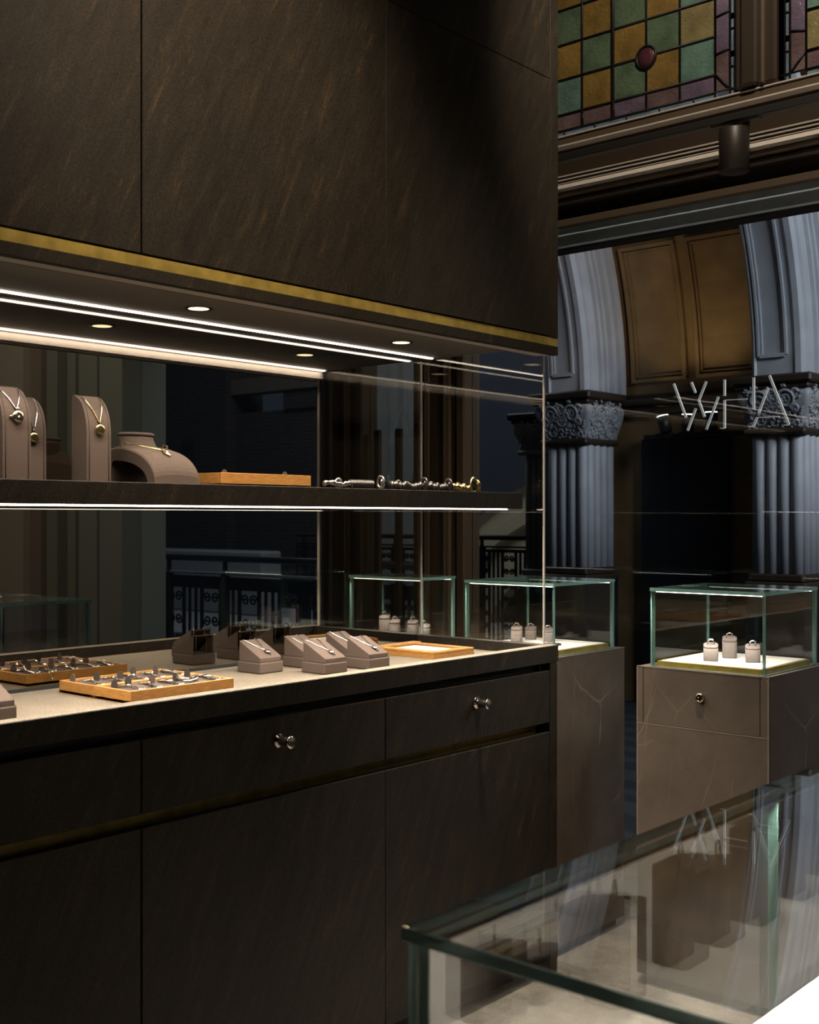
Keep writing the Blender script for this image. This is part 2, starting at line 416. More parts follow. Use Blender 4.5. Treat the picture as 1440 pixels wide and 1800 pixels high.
# ------------------------------------------------------------------ the shop shell
struct('floor', bx(-8, 3, -3, 3.6, -0.1, 0), 'shop_floor', 'pale mottled grey beige shop floor')
struct('floor_arcade', bx(-14, 4, 3.6, 8.6, -0.1, -0.002), 'arcade_carpet', 'navy patterned carpet of the arcade outside the window')
struct('floor_beyond', bx(-22, -4, 8.6, 16, -0.3, -0.12), 'facade_pale', 'pale ground beyond the arcade railing')
struct('ceiling', bx(-8, 3, -3, 3.6, 4.4, 4.5), 'shop_wall', 'dark shop ceiling')
struct('wall_back', bx(-8, 3, -3.1, -3, 0, 4.4), 'shop_wall', 'dark wall behind the camera')
struct('wall_right', bx(3, 3.1, -3, 3.6, 0, 4.4), 'shop_wall', 'dark right wall of the shop')
struct('wall_left', bx(-8.1, -8, -3, 3.6, 0, 4.4), 'shop_wall', 'dark left wall of the shop')
# front wall: panels and piers between the openings
mb = MB()
mb.box(-8, 3, 3.6, 3.8, 3.55, 4.4)                # over the stained glass
mb.box(-8, -2.86, 3.6, 3.8, 2.32, 3.55)
mb.box(0.9, 3, 3.6, 3.8, 0, 3.55)
mb.box(-8, -6.4, 3.6, 3.8, 0, 2.32)
struct('wall_front', mb, 'brown_wood', 'dark timber shopfront wall over the openings')
# moulded timber piers either side of the doorway
def pier(name, x0, x1, label):
    mb = MB(); w = x1-x0
    mb.box(x0, x1, 3.60, 3.645, 0, 2.32)
    for (a, b2, d) in ((0.0, 0.12, 0.05), (0.14, 0.2, 0.03), (0.24, 0.52, 0.02), (0.56, 0.62, 0.045), (0.66, 0.72, 0.02), (0.84, 1.0, 0.05)):
        mb.box(x0+w*a, x0+w*b2, 3.60-d, 3.61, 0, 2.32, 0.006, mi=0)
    for a in (0.205, 0.625): mb.box(x0+w*a, x0+w*(a+0.03), 3.57, 3.61, 0, 2.32, mi=1)
    struct(name, mb, ['brown_wood', 'brown_wood_light'], label)
pier('trim_1', -3.07, -2.813, 'dark moulded timber jamb left of the sign window')
pier('trim_2', -3.603, -3.346, 'dark moulded timber jamb left of the glass door')
# stepped pilaster at the far left, seen through the grey glass
mb = MB()
for x0, x1, y, mi in ((-6.40, -6.18, 3.50, 3), (-6.18, -6.106, 3.50, 2), (-6.106, -6.023, 3.56, 3), (-6.023, -5.70, 3.44, 1), (-5.70, -5.592, 3.48, 2), (-5.592, -5.572, 3.58, 3),
                      (-5.572, -5.473, 3.50, 0), (-5.473, -5.41, 3.58, 3), (-5.41, -5.338, 3.52, 0), (-5.338, -5.277, 3.57, 3), (-5.277, -5.119, 3.50, 0), (-5.119, -4.928, 3.515, 0)):
    mb.box(x0, x1, y, 3.78, 0, 2.9, mi=mi)
struct('trim_3', mb, ['wall_green', 'wall_beige', 'wall_brown', 'brown_wood'], 'stepped grey green and beige pilaster at the far left')

# shop window with the sign
w1 = empty('window_1', (0, 0, 0), kind='structure', label='large clear shop window below the stained glass')
bx(-2.813, 0.9, 3.62, 3.632, 0.11, 2.27).build('pane', 'window_glass', w1)
mb = MB(); mb.box(-2.813, 0.9, 3.57, 3.68, 0, 0.085, 0.004); mb.box(-2.813, 0.9, 3.585, 3.67, 0.085, 0.112, 0.003, mi=1)
mb.build('bottom_frame', ['brown_wood', 'brown_wood_light'], w1)
MB().prism([(3.572, 2.268), (3.596, 2.337), (3.67, 2.337), (3.67, 2.268)], 0, -2.86, 0.9).build('steel_transom', 'steel_blue_daylit', w1)
bx(-2.86, 0.9, 3.60, 3.66, 2.258, 2.268).build('head_shadow_gap', 'black_recess', w1)  # black strip painted in for the shadow gap under the transom
# second window and glass door, left of it
w2 = empty('window_2', (0, 0, 0), kind='structure', label='dark shop window with a railing outside behind the grey glass')
bx(-4.928, -3.603, 3.62, 3.632, 0.11, 2.32).build('pane', 'window_glass', w2)
mb = MB(); mb.box(-4.928, -3.603, 3.57, 3.68, 0, 0.11, 0.004); mb.build('bottom_frame', 'brown_wood', w2)
d1 = empty('door_1', (0, 0, 0), kind='structure', label='narrow glass door with dark pull handles')
bx(-3.346, -3.07, 3.64, 3.652, 0.01, 2.32).build('pane', 'window_glass', d1)
for x in (-3.292, -3.178):
    bx(x-0.02, x+0.012, 3.585, 3.605, 0.35, 1.66, 0.004).build('pull_handle', 'brown_wood', d1)

# timber entablature between shop window and stained glass
mb = MB()
X0, X1 = -2.86, 0.9
def run(y, z0, z1, mi=0, bev=0.002): mb.box(X0, X1, y, 3.72, z0, z1, bev, mi=mi)
run(3.570, 2.337, 2.362, 1)
run(3.605, 2.362, 2.412, 0)
for a, b2 in ((-2.44, -2.0), (-1.78, -1.2), (-1.0, -0.4), (-0.2, 0.5)): mb.box(a, b2, 3.598, 3.61, 2.364, 2.411, mi=0)
run(3.560, 2.412, 2.436, 0, 0.008); run(3.545, 2.436, 2.452, 1, 0.004)
mb.prism([(3.512, 2.4535), (3.530, 2.4745), (3.60, 2.4745), (3.60, 2.4535)], 0, X0, X1, mi=2)
run(3.525, 2.4745, 2.4765, 3, 0.0)
run(3.53, 2.4765, 2.485, 0, 0.001); run(3.522, 2.485, 2.4885, 3, 0.0); run(3.535, 2.4885, 2.500, 0, 0.001); run(3.528, 2.500, 2.5035, 3, 0.0)
run(3.615, 2.5035, 2.63, 0, 0.0)
run(3.575, 2.624, 2.630, 3, 0.001); run(3.588, 2.630, 2.660, 1, 0.004); run(3.582, 2.660, 2.665, 3, 0.001)
struct('trim_4', mb, ['brown_wood', 'brown_wood_light', 'pale_trim', 'pale_trim'], 'dark timber entablature with bright mouldings over the shop window')

# stained glass windows
def stained_window(name, x0, x1, lines_x, colours, roundel, label, mirror=False):
    w = empty(name, (0, 0, 0), kind='structure', label=label)
    Y = 3.602
    ZB, ZS, ZT = 2.666, 2.746, 3.55
    rows = [2.746+0.125*k for k in range(7)]
    names = ['stained_green', 'stained_amber', 'stained_teal', 'stained_olive', 'stained_plum', 'stained_violet', 'stained_blue', 'stained_ruby']
    g = MB()
    bx_ = lambda a, b2, c, d, m: g.box(a, b2, Y-0.002, Y+0.002, c, d, mi=m)
    for i, (a, b2) in enumerate(zip(lines_x[:-1], lines_x[1:])):
        for j, (c, d) in enumerate(zip(rows[:-1], rows[1:])):
            bx_(min(a, b2), max(a, b2), c, min(d, ZT), colours(i, j))
    lo, hi = min(lines_x), max(lines_x)
    step = (hi-lo)/max(1, len(lines_x)-1)
    L_ = MB()
    ld = lambda p, q, r: L_.tube([p, q], r, 6)
    # border bands
    side = 0.052; blue = 0.017
    segs = 9
    for k in range(segs):
        a = lo+(hi-lo)*k/segs; b2 = lo+(hi-lo)*(k+1)/segs
        bx_(a, b2, ZB+0.022, ZS, 4 if k % 2 else 5 if k > segs*0.6 else 4)
        bx_(a, b2, ZB, ZB+0.022, 6)
        ld((a, Y-0.004, ZB+0.022), (a, Y-0.004, ZS), 0.0032)
        ld((a+0.05, Y-0.004, ZB), (a+0.05, Y-0.004, ZB+0.022), 0.0028)
    for sx, edge in ((1, hi), (-1, lo)):
        if (sx == 1 and x1 < hi+0.01) or (sx == -1 and x0 > lo-0.01): continue
        e1 = edge+sx*side; e2 = e1+sx*blue
        zz = [ZB+0.022+0.122*k for k in range(8)]
        for k, (c, d) in enumerate(zip(zz[:-1], zz[1:])):
            d = min(d, ZT)
            bx_(min(edge, e1), max(edge, e1), c, d, 5 if k else 4); bx_(min(e1, e2), max(e1, e2), c-0.02, d, 6)
            bx_(min(e2, e2+sx*0.02), max(e2, e2+sx*0.02), ZB, d, 7)
            ld((edge, Y-0.004, d), (e1, Y-0.004, d+0.01), 0.0032); ld((e1, Y-0.004, d-0.05), (e2, Y-0.004, d-0.05), 0.0028)
        ld((edge, Y-0.004, ZS), (e1, Y-0.004, ZB+0.022), 0.0035)
        for e in (edge, e1, e2): ld((e, Y-0.004, ZB), (e, Y-0.004, ZT), 0.0036)
    for x in lines_x: ld((x, Y-0.004, ZB+0.022), (x, Y-0.004, ZT), 0.0062 if abs(x+2.1926) < 0.01 else 0.0036)
    for z in rows: ld((lo, Y-0.004, z), (hi, Y-0.004, min(z, ZT)), 0.0036)
    ld((x0, Y-0.004, ZB+0.022), (x1, Y-0.004, ZB+0.022), 0.0032)
    g.build('coloured_glass', names, w)
    if roundel:
        rx, rz = roundel
        m = MB(); m.lathe([(0.0, Y-0.012), (0.010, Y-0.013), (0.030, Y-0.008), (0.036, Y-0.003), (0.036, Y+0.002)], 28, (rx, 0, rz), 1)
        m.build('roundel', 'stained_ruby', w)
        m = MB(); m.tube([(rx+0.037*math.cos(t*PI/14), Y-0.006, rz+0.037*math.sin(t*PI/14)) for t in range(28)], 0.0045, 6, closed=True); m.build('roundel_ring', 'lead', w)
    L_.build('lead_strips', 'lead', w)
    return w
xs1 = [-2.9505, -2.8235, -2.697, -2.570, -2.445, -2.318, -2.1926, -2.061, -1.9345, -1.807]
def col1(i, j):
    i2 = i-4
    light = i >= 7
    if (i2+j) % 2 == 0: return 2 if (j == 0 and i in (4, 8)) or (light and j > 1) else 0
    return 3 if light and j >= 1 and i == 8 else 1
stained_window('window_3', -3.03, -1.738, xs1, col1, (-2.061, 2.866), 'stained glass window of green and amber squares with a ruby roundel')
xs2 = [-1.502, -1.375, -1.248, -1.121, -0.994]
stained_window('window_4', -1.60, -0.9, xs2, lambda i, j: (3 if (i+j) % 2 == 0 else 2) if j < 1 else (2 if (i+j) % 2 else 1), None, 'second stained glass window at the right picture edge')
mb = MB()
mb.box(-1.732, -1.592, 3.58, 3.70, 2.671, 3.55, 0.008, mi=0); mb.box(-1.706, -1.650, 3.562, 3.6, 2.671, 3.55, 0.008, mi=0); mb.box(-1.640, -1.628, 3.568, 3.6, 2.671, 3.55, 0.003, mi=1)
mb.box(-3.06, -3.02, 3.58, 3.70, 2.671, 3.55, 0.004); mb.box(-0.93, 0.9, 3.58, 3.70, 2.671, 3.55)
struct('trim_5', mb, ['brown_wood', 'brown_wood_light'], 'moulded timber mullion between the stained glass windows')

# black lighting track and its spot lamp under the stained glass
tr = bx(-2.86, 0.6, 3.40, 3.435, 2.512, 2.536, 0.003).build('light_track', 'track_black')
tag(tr, 'long black lighting track below the stained glass', 'light track')
sp = empty('track_spotlight', (-1.655, 3.42, 2.36), 'cylindrical dark bronze spotlight hanging from the black track', 'spotlight')
m = MB(); m.lathe([(0.0, 0.003), (0.044, 0.0), (0.046, 0.003), (0.046, 0.128), (0.043, 0.132), (0, 0.132)], 32); m.build('lamp_body', 'spot_can', sp, True)
m = MB(); m.box(-0.075, 0.085, -0.016, 0.016, 0.146, 0.16, 0.003); m.cyl((0, 0, 0.13), (0, 0, 0.148), 0.006); m.box(0.03, 0.05, -0.005, 0.005, 0.13, 0.148); m.build('track_adapter', 'track_black', sp)

# sign of thin metal letter strokes outside the glass
sg = empty('shop_sign', (-1.78, 3.645, 1.595), 'thin white stroke letters AHW mounted outside the shop window, read from behind', 'sign')
letters = dict(letter_w=[[(-1.9829, 1.7554), (-1.9371, 1.6385)], [(-1.9174, 1.7552), (-1.9022, 1.7192)], [(-1.8629, 1.7536), (-1.8905, 1.6928)], [(-1.8905, 1.6928), (-1.8691, 1.6372)], [(-1.901, 1.6668), (-1.9312, 1.5945)], [(-1.8193, 1.7005), (-1.8629, 1.5948)]],
               letter_h=[[(-1.7973, 1.755), (-1.7973, 1.7018)], [(-1.7973, 1.6878), (-1.7973, 1.5958)], [(-1.7973, 1.6878), (-1.718, 1.6868)], [(-1.8124, 1.5965), (-1.7973, 1.5951)]],
               letter_a=[[(-1.696, 1.7548), (-1.696, 1.651)], [(-1.6465, 1.7179), (-1.6789, 1.6386)], [(-1.6429, 1.7569), (-1.5781, 1.5961)], [(-1.6844, 1.6245), (-1.6091, 1.6238)], [(-1.6844, 1.6245), (-1.6971, 1.596)], [(-1.7136, 1.5975), (-1.6953, 1.5966)], [(-1.5932, 1.5958), (-1.5767, 1.595)]])
for nm, st in letters.items():
    m = MB()
    for (xa, za), (xb, zb) in st:
        a = Vector((xa, 0, za)); b2 = Vector((xb, 0, zb)); d = (b2-a).normalized(); horiz = abs(d.x) > 0.9
        hw = 0.0012 if horiz else 0.0036
        nrm = Vector((d.z, 0, -d.x))*hw
        P = [a+nrm, b2+nrm, b2-nrm, a-nrm]
        m.prism([(p.x+1.78, p.z-1.595) for p in P], 1, -0.002, 0.003)
        if not horiz:   # narrow groove down the stroke
            nr2 = nrm*0.16
            m.prism([(p.x+1.78, p.z-1.595) for p in (a+nr2, b2+nr2, b2-nr2, a-nr2)], 1, -0.0023, -0.0019, mi=1)
    m.build(nm, ['sign_white', 'spot_can'], sg)

# ------------------------------------------------------------------ the arcade outside
YC, Z0, RI = 4.7, 2.17, 2.3
def arcpt(x, r, a): return Vector((x, YC+r*math.cos(a), Z0+r*math.sin(a)))
def stone_arch(x0, x1, label):
    a = empty('stone_arch', (0, 0, 0), kind='structure', label=label)
    prof = [(x0, RI), (x0+0.018, RI-0.012), (x0+0.03, RI), (x1-0.05, RI), (x1-0.035, RI-0.014), (x1, RI-0.012), (x1, RI+0.05), (x1+0.02, RI+0.06), (x1+0.02, RI+0.14), (x1+0.002, RI+0.148), (x1+0.002, RI+0.156), (x1+0.035, RI+0.165), (x1+0.035, RI+0.19), (x1+0.012, RI+0.198), (x1+0.012, RI+0.206),
            (x1+0.045, RI+0.215), (x1+0.045, RI+0.24), (x1+0.02, RI+0.248), (x1+0.02, RI+0.258), (x1+0.065, RI+0.27), (x1+0.065, RI+0.315), (x1+0.04, RI+0.322), (x1+0.04, RI+0.33), (x1+0.085, RI+0.34), (x1+0.085, RI+0.40), (x1+0.05, RI+0.42), (x0-0.05, RI+0.42), (x0-0.05, RI+0.3), (x0-0.02, RI+0.2), (x0, RI+0.1)]
    rings = []
    for k in range(41):
        t = -0.0+1.95*k/40
        rings.append([arcpt(x, r, t) for x, r in prof])
    m = MB(); m.loft(rings, True, True, smooth=False); m.build('arch_ring', 'painted_stone', a)
    m = MB()
    for (t0, t1) in ((0.055, 0.425), (0.50, 0.87), (0.945, 1.3)):
        for xx0, xx1, rr in ((x0+0.040, x0+0.056, 0.018), (x0+0.062, x0+0.072, 0.010)):
            for xa, xb in ((xx0, xx1), (x1-0.045-(xx1-x0)+0.0, x1-0.045-(xx0-x0))):
                m.loft([[arcpt(xa, RI-rr, t0+(t1-t0)*k/14), arcpt(xb, RI-rr, t0+(t1-t0)*k/14), arcpt(xb, RI+0.01, t0+(t1-t0)*k/14), arcpt(xa, RI+0.01, t0+(t1-t0)*k/14)] for k in range(15)], smooth=False)
        for t in (t0, t1):
            m.loft([[arcpt(x0+0.055, RI-0.018, t-0.005), arcpt(x0+0.055, RI-0.018, t+0.005), arcpt(x0+0.055, RI+0.01, t+0.006), arcpt(x0+0.055, RI+0.01, t-0.006)],
                    [arcpt(x1-0.10, RI-0.018, t-0.005), arcpt(x1-0.10, RI-0.018, t+0.005), arcpt(x1-0.10, RI+0.01, t+0.006), arcpt(x1-0.10, RI+0.01, t-0.006)]], smooth=False)
    m.build('soffit_panels', 'painted_stone', a)
    return a
stone_arch(-4.795, -4.484, 'painted stone arch springing from the left carved column')
stone_arch(-3.265, -2.949, 'painted stone arch springing from the right carved column')

def spiral(c, r, turns, ax, ay, flip=1, n=26):
    pts = []
    for k in range(n):
        t = k/(n-1); a = t*turns*2*PI; rr = r*(1-0.85*t)
        pts.append(Vector(c)+ax*(rr*math.cos(a)*flip)+ay*(rr*math.sin(a)))
    return pts
def column(x0, x1, yf, label, zt, zb, zbase, mat='painted_stone', cmat='carved_stone'):
    w = x1-x0; d = 0.36
    c = empty('carved_column', ((x0+x1)/2, yf, 0), label, 'column')
    h = w/2
    # reeded shaft
    m = MB(); m.box(-h+0.012, h-0.012, 0.02, d, zbase, zb)
    for k in range(4):
        xx = -h+w*(k+0.5)/4
        m.tube([(xx, 0.028, zbase), (xx, 0.028, zb-0.05), (xx, 0.034, zb-0.015)], [w/8*0.93, w/8*0.93, w/8*0.35], 14)
        yy = 0.02+(d-0.02)*(k+0.5)/4
        for sx in (-1, 1): m.tube([(sx*(h-0.012), yy, zbase), (sx*(h-0.012), yy, zb-0.05), (sx*(h-0.018), yy, zb-0.015)], [0.038, 0.038, 0.014], 14)
    m.build('reeded_shaft', mat, c)
    m = MB(); m.box(-h-0.02, h+0.02, -0.02, d+0.02, zbase-0.05, zbase, 0.01); m.box(-h-0.04, h+0.04, -0.04, d+0.03, zbase-0.09, zbase-0.05, 0.01)
    m.build('shaft_base', mat if mat != 'painted_stone' else 'dark_cornice', c)
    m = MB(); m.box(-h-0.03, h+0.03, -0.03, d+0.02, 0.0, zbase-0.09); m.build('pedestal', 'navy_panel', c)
    # flaring carved capital
    rings = []
    for k in range(11):
        t = k/10; z = zb+(zt-zb)*t; f = 0.012+0.062*math.sin(min(1, t*1.15)*PI/2)**1.5-(0.015 if k == 10 else 0)
        a, b2, c0 = h+f, d+0.02, -f
        r = 0.03; ring = []
        for (px, py, s0) in ((a-r, c0+r, -PI/2), (a-r, b2, 0), (-a+r, b2, PI/2), (-a+r, c0+r, PI)):
            for q in range(4):
                an = s0+PI/2*q/3; ring.append((px+r*math.cos(an), py+r*math.sin(an), z))
        rings.append(ring)
    m = MB(); m.loft(rings, smooth=True)
    H = zt-zb; X, Y, Z = Vector((1, 0, 0)), Vector((0, 1, 0)), Vector((0, 0, 1))
    rnd = random.Random(3)
    for face in range(3):
        for cx, cz, r, fl in ((-0.28, 0.72, 0.26, 1), (0.28, 0.72, 0.26, -1), (-0.30, 0.24, 0.2, -1), (0.30, 0.24, 0.2, 1), (0.0, 0.50, 0.17, 1), (0.0, 0.16, 0.13, 1), (0.0, 0.86, 0.13, -1), (-0.43, 0.48, 0.12, 1), (0.43, 0.48, 0.12, -1), (-0.14, 0.33, 0.11, -1), (0.14, 0.33, 0.11, 1), (-0.14, 0.68, 0.10, 1), (0.14, 0.68, 0.10, -1), (-0.45, 0.88, 0.10, -1), (0.45, 0.88, 0.10, 1), (-0.42, 0.12, 0.10, 1), (0.42, 0.12, 0.10, -1), (0.0, 0.68, 0.08, 1)):
            z = zb+H*cz; t = cz; f = 0.012+0.062*math.sin(min(1, t*1.15)*PI/2)**1.5
            if face == 0: ctr = Vector((cx*w, -f-0.002, z)); ax = X
            else:
                sx = 1 if face == 1 else -1
                ctr = Vector((sx*(h+f+0.002), d/2-0.02+cx*d*0.9, z)); ax = Y
            ay = (Z+Vector((0, -0.25, 0)) if face == 0 else Z+Vector((0.25*(1 if face == 1 else -1), 0, 0)))
            rr = r*H
            m.tube(spiral(ctr, rr, 1.9, ax, ay, fl), [0.011*(1-0.55*k/25) for k in range(26)], 6)
            for q in range(7):
                an = rnd.uniform(0, 2*PI); o = ctr+ax*(rr*1.15*math.cos(an))+ay*(rr*1.15*math.sin(an)); e = o+ax*(0.03*math.cos(an+0.8))+ay*(0.03*math.sin(an+0.8))
                m.tube([o, (o+e)/2, e], [0.004, 0.009, 0.002], 5)
    m.build('carved_capital', cmat, c)
    m = MB(); m.box(-h-0.04, h+0.04, -0.05, d+0.02, zb-0.035, zb+0.004, 0.012); m.build('necking_band', 'dark_cornice' if mat == 'painted_stone' else mat, c)
    m = MB(); m.box(-h-0.075, h+0.075, -0.085, d+0.02, zt, zt+0.03, 0.008); m.box(-h-0.10, h+0.10, -0.11, d+0.03, zt+0.03, zt+0.085, 0.012); m.build('abacus', 'dark_cornice', c)
    return c
column(-4.795, -4.484, 7.0, 'pale reeded column with carved capital beside the left arch', 2.085, 1.845, 0.96)
column(-3.265, -2.949, 7.0, 'pale reeded column with carved capital behind the letter A', 2.085, 1.845, 0.96)
column(-5.53, -5.31, 7.75, 'brown-lit reeded column seen through the end glass left of the pale one', 2.04, 1.83, 0.90, 'painted_stone_brown_lit', 'painted_stone_brown_lit')

# bronze panelled vault and wall between the arches
RV = 2.76
def vault(x0, x1):
    m = MB()
    m.loft([[arcpt(x0, RV, 1.95*k/30), arcpt(x1, RV, 1.95*k/30), arcpt(x1, RV+0.1, 1.95*k/30), arcpt(x0, RV+0.1, 1.95*k/30)] for k in range(31)], smooth=False)
    return m
v = empty('ceiling_vault', (0, 0, 0), kind='structure', label='bronze coloured panelled barrel vault of the arcade')
vault(-4.9, 2.5).build('vault_shell', 'bronze_wall', v)
m = MB()
for xa, xb in ((-4.375, -3.945), (-3.872, -3.44), (-2.84, -2.4), (-2.3, -1.86)):
    for (t0, t1) in ((0.035, 0.372), (0.44, 0.80)):
        for wd, rr, off in ((0.026, 0.034, 0.0), (0.014, 0.018, 0.030)):
            A0, A1 = xa+off, xb-off; T0, T1 = t0+off/RV, t1-off/RV
            for u0, u1 in ((A0, A0+wd), (A1-wd, A1)):
                m.loft([[arcpt(u0, RV-rr, T0+(T1-T0)*k/12), arcpt(u1, RV-rr, T0+(T1-T0)*k/12), arcpt(u1, RV+0.01, T0+(T1-T0)*k/12), arcpt(u0, RV+0.01, T0+(T1-T0)*k/12)] for k in range(13)], smooth=False)
            for t in (T0, T1):
                dt = wd/2/RV
                m.loft([[arcpt(u, RV-rr, t-dt), arcpt(u, RV-rr, t+dt), arcpt(u, RV+0.01, t+dt), arcpt(u, RV+0.01, t-dt)] for u in (A0, A1)], smooth=False)
m.build('panel_mouldings', 'bronze_wall', v)
m = MB(); m.box(-4.9, 2.5, 7.46, 7.6, 0, 2.17)
struct('wall_arcade', m, 'bronze_wall', 'dark bronze wall of the arcade below the vault')
m = MB(); m.box(-4.9, 2.5, 7.40, 7.47, 2.02, 2.09, 0.01); m.box(-4.9, 2.5, 7.34, 7.47, 2.09, 2.13, 0.012); m.box(-4.9, 2.5, 7.42, 7.47, 2.13, 2.17, 0.005)
struct('trim_6', m, 'dark_cornice', 'dark cornice under the vault')
m = MB(); m.box(-4.28, -3.63, 7.40, 7.47, 0.0, 1.85, 0.004)
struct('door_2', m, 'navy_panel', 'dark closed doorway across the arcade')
for i, (x, z, tl, lb) in enumerate(((-3.985, 1.93, -0.25, 'small black uplight left of the sign letters, tilted to the left'), (-3.815, 1.93, 0.05, 'small black uplight behind the letter W, middle of three'), (-3.645, 1.935, 0.0, 'small black uplight behind the letter W nearest the letter H'))):
    u = empty('uplight', (x, 7.2, z), lb, 'uplight', 'uplights on the arcade cornice')
    R_ = Matrix.Rotation(tl, 3, 'Y')
    m = MB(); m.tube([R_ @ Vector((0, 0, -0.055)), R_ @ Vector((0, 0, 0.055))], [0.04, 0.045], 20); m.build('lamp_body', 'track_black', u)
    m = MB(); m.tube([R_ @ Vector((0, 0, 0.054)), R_ @ Vector((0, 0, 0.060))], [0.040, 0.040], 20); m.build('lens', 'lamp_disc_cool', u)
    m = MB(); m.box(-0.06, 0.06, -0.012, 0.012, -0.08, -0.06); m.cyl((0, 0, -0.065), (0, 0.2, -0.065), 0.008); m.build('bracket', 'track_black', u)
    spot('uplight_beam', (x, 7.17, z+0.075), (x+tl*0.6, 7.28, z+1.0), 6.0, (1.0, 0.76, 0.48), 85, 0.9, 0.02)
ub = bx(-4.25, -3.45, 7.385, 7.40, 1.85, 1.88).build('uplight_bar', 'track_black')
tag(ub, 'thin black mounting bar of the uplights under the cornice', 'bar')

# wrought iron railings
def railing(name, x0, x1, y, ztop, zmid, zp0, zp1, label, mat_top, posts, step, mid_mat='iron'):
    r = empty(name, ((x0+x1)/2, y, 0), label, 'railing')
    xo = (x0+x1)/2
    m = MB(); m.cyl((x0-xo, 0, ztop), (x1-xo, 0, ztop), 0.022, n=12); m.build('handrail', mat_top, r)
    m = MB(); m.box(x0-xo, x1-xo, -0.02, 0.02, zmid-0.008, zmid+0.008); m.build('middle_rail', mid_mat, r)
    m = MB()
    for z in (zp0, zp1): m.box(x0-xo, x1-xo, -0.012, 0.012, z-0.012, z+0.012)
    m.box(x0-xo, x1-xo, -0.01, 0.01, zp1, zmid-0.02)
    x = x0; k = 0
    X, Z = Vector((1, 0, 0)), Vector((0, 0, 1))
    while x < x1-step*0.5:
        m.box(x-xo-0.01, x-xo+0.01, -0.01, 0.01, zp0, zp1)
        if k % 2 == 0:
            nn = max(2, int((zp1-zp0)/(step*0.75)))
            for q in range(nn):
                cz = zp0+(zp1-zp0)*(q+0.5)/nn
                for s_ in (-1, 1):
                    m.tube(spiral((x-xo+step*0.5+s_*step*0.21, 0, cz), step*0.2, 1.5, X*s_, Z*(1 if q % 2 else -1), 1, 18), 0.0075, 5)
        else:
            for f in (0.33, 0.67): m.box(x-xo+step*f-0.008, x-xo+step*f+0.008, -0.008, 0.008, zp0, zp1)
        x += step; k += 1
    m.build('scroll_panel', 'iron', r)
    for px in posts:
        m = MB(); m.box(px-xo-0.028, px-xo+0.028, -0.02, 0.02, 0, zmid); m.box(px-xo-0.012, px-xo+0.012, -0.012, 0.012, zmid, ztop); m.build('post', 'iron', r)
    return r
railing('iron_railing', -8.6, -5.45, 8.2, 1.135, 1.055, 0.20, 1.02, 'black scrolled iron railing in front of the pale arch', 'iron', (-8.5, -7.3, -6.3), 0.14)
railing('iron_railing', -7.03, -4.6, 5.4, 1.02, 0.915, 0.20, 0.82, 'black scrolled iron railing with round handrail behind the grey glass', 'rail_tube', (-7.0, -6.38, -5.42), 0.20, 'steel_blue_daylit')  # middle rail: bluish light on the iron put into its colour

# buildings beyond the void
m = MB(); m.box(-19, -15.1, 12.8, 13.6, -0.3, 5.2); m.box(-15.1, -12.6, 13.0, 13.6, -0.3, 3.02); m.box(-13.9, -12.6, 12.95, 13.5, 3.02, 3.45); m.box(-16.2, -15.9, 12.75, 12.8, 2.0, 2.6, mi=1); m.box(-15.1, -12.6, 12.9, 13.2, 3.32, 3.56, mi=2)
o = m.build('brick_building', ['brick', 'black_recess', 'wall_brown']); tag(o, 'dark brick building beyond the railing behind the grey glass', 'building')
m = MB(); m.box(-15.6, -12.9, 11.6, 12.0, -0.12, 0.82, 0.03); o = m.build('parapet_wall', 'facade_pale'); tag(o, 'low pale parapet behind the round handrail', 'parapet')
fb = empty('arched_building', (-10.5, 13.2, -0.12), 'pale and dark blue building with a cream arch beyond the void', 'building')
m = MB(); m.box(-12.6+10.5, -11.25+10.5, 0, 0.4, 0, 6); m.box(-12.45+10.5, -12.3+10.5, -0.1, 0, 0, 6); m.box(-11.75+10.5, -11.6+10.5, -0.12, 0, 0, 6); m.box(-12.6+10.5, -11.25+10.5, -0.2, 0, 1.95, 2.08); m.build('pale_wall', 'facade_pale', fb)
m = MB(); m.box(-11.25+10.5, -6+10.5, 0.1, 0.5, 0, 7); m.build('dark_wall', 'facade_dark', fb)
m = MB(); cxx, czz = -8.3+10.5, -0.8
prof = [(1.75, 0.0), (1.75, -0.25), (2.1, -0.25), (2.12, -0.2), (2.3, -0.2), (2.32, -0.3), (2.5, -0.3), (2.52, -0.25), (2.68, -0.25), (2.78, -0.33), (2.78, 0.1)]
m.loft([[(cxx-r*math.cos(t), yy, czz+r*math.sin(t)) for r, yy in prof] for t in [0.2+1.2*k/24 for k in range(25)]], smooth=False); m.build('cream_arch', 'facade_cream', fb)

# ------------------------------------------------------------------ the double sided display cabinet
XF, P, XR = -1.93, -2.43, -2.93
YJ = [0.7113, 1.4220, 2.1327, 2.8290]
unit_names = ['at the left picture edge', 'in the middle with a chrome lock', 'at the right end beside the plinth']
def knob(parent, y, z, x=XF):
    k = MB()
    k.lathe([(0, 0.0), (0.0155, 0.0), (0.0165, 0.002), (0.0155, 0.004), (0.011, 0.006), (0.0095, 0.010), (0.0095, 0.030), (0.0125, 0.034), (0.0135, 0.038), (0.0130, 0.041), (0.0, 0.042)], 28, (x, y, z), 0)
    # order of axes: lathe about x
    o = k.build('lock_knob', 'chrome', parent, True)
    k = MB(); k.lathe([(0.0100, 0.0095), (0.0104, 0.012), (0.0104, 0.029), (0.0100, 0.031)], 28, (x, y, z), 0)
    k.lathe([(0, 0.0415), (0.0095, 0.0415), (0.0095, 0.0428), (0, 0.0428)], 24, (x, y, z), 0)
    k.box(x+0.0426, x+0.0436, y-0.0012, y+0.0012, z-0.004, z+0.004, mi=1)
    k.build('knob_barrel', ['knob_dark', 'chrome'], o)
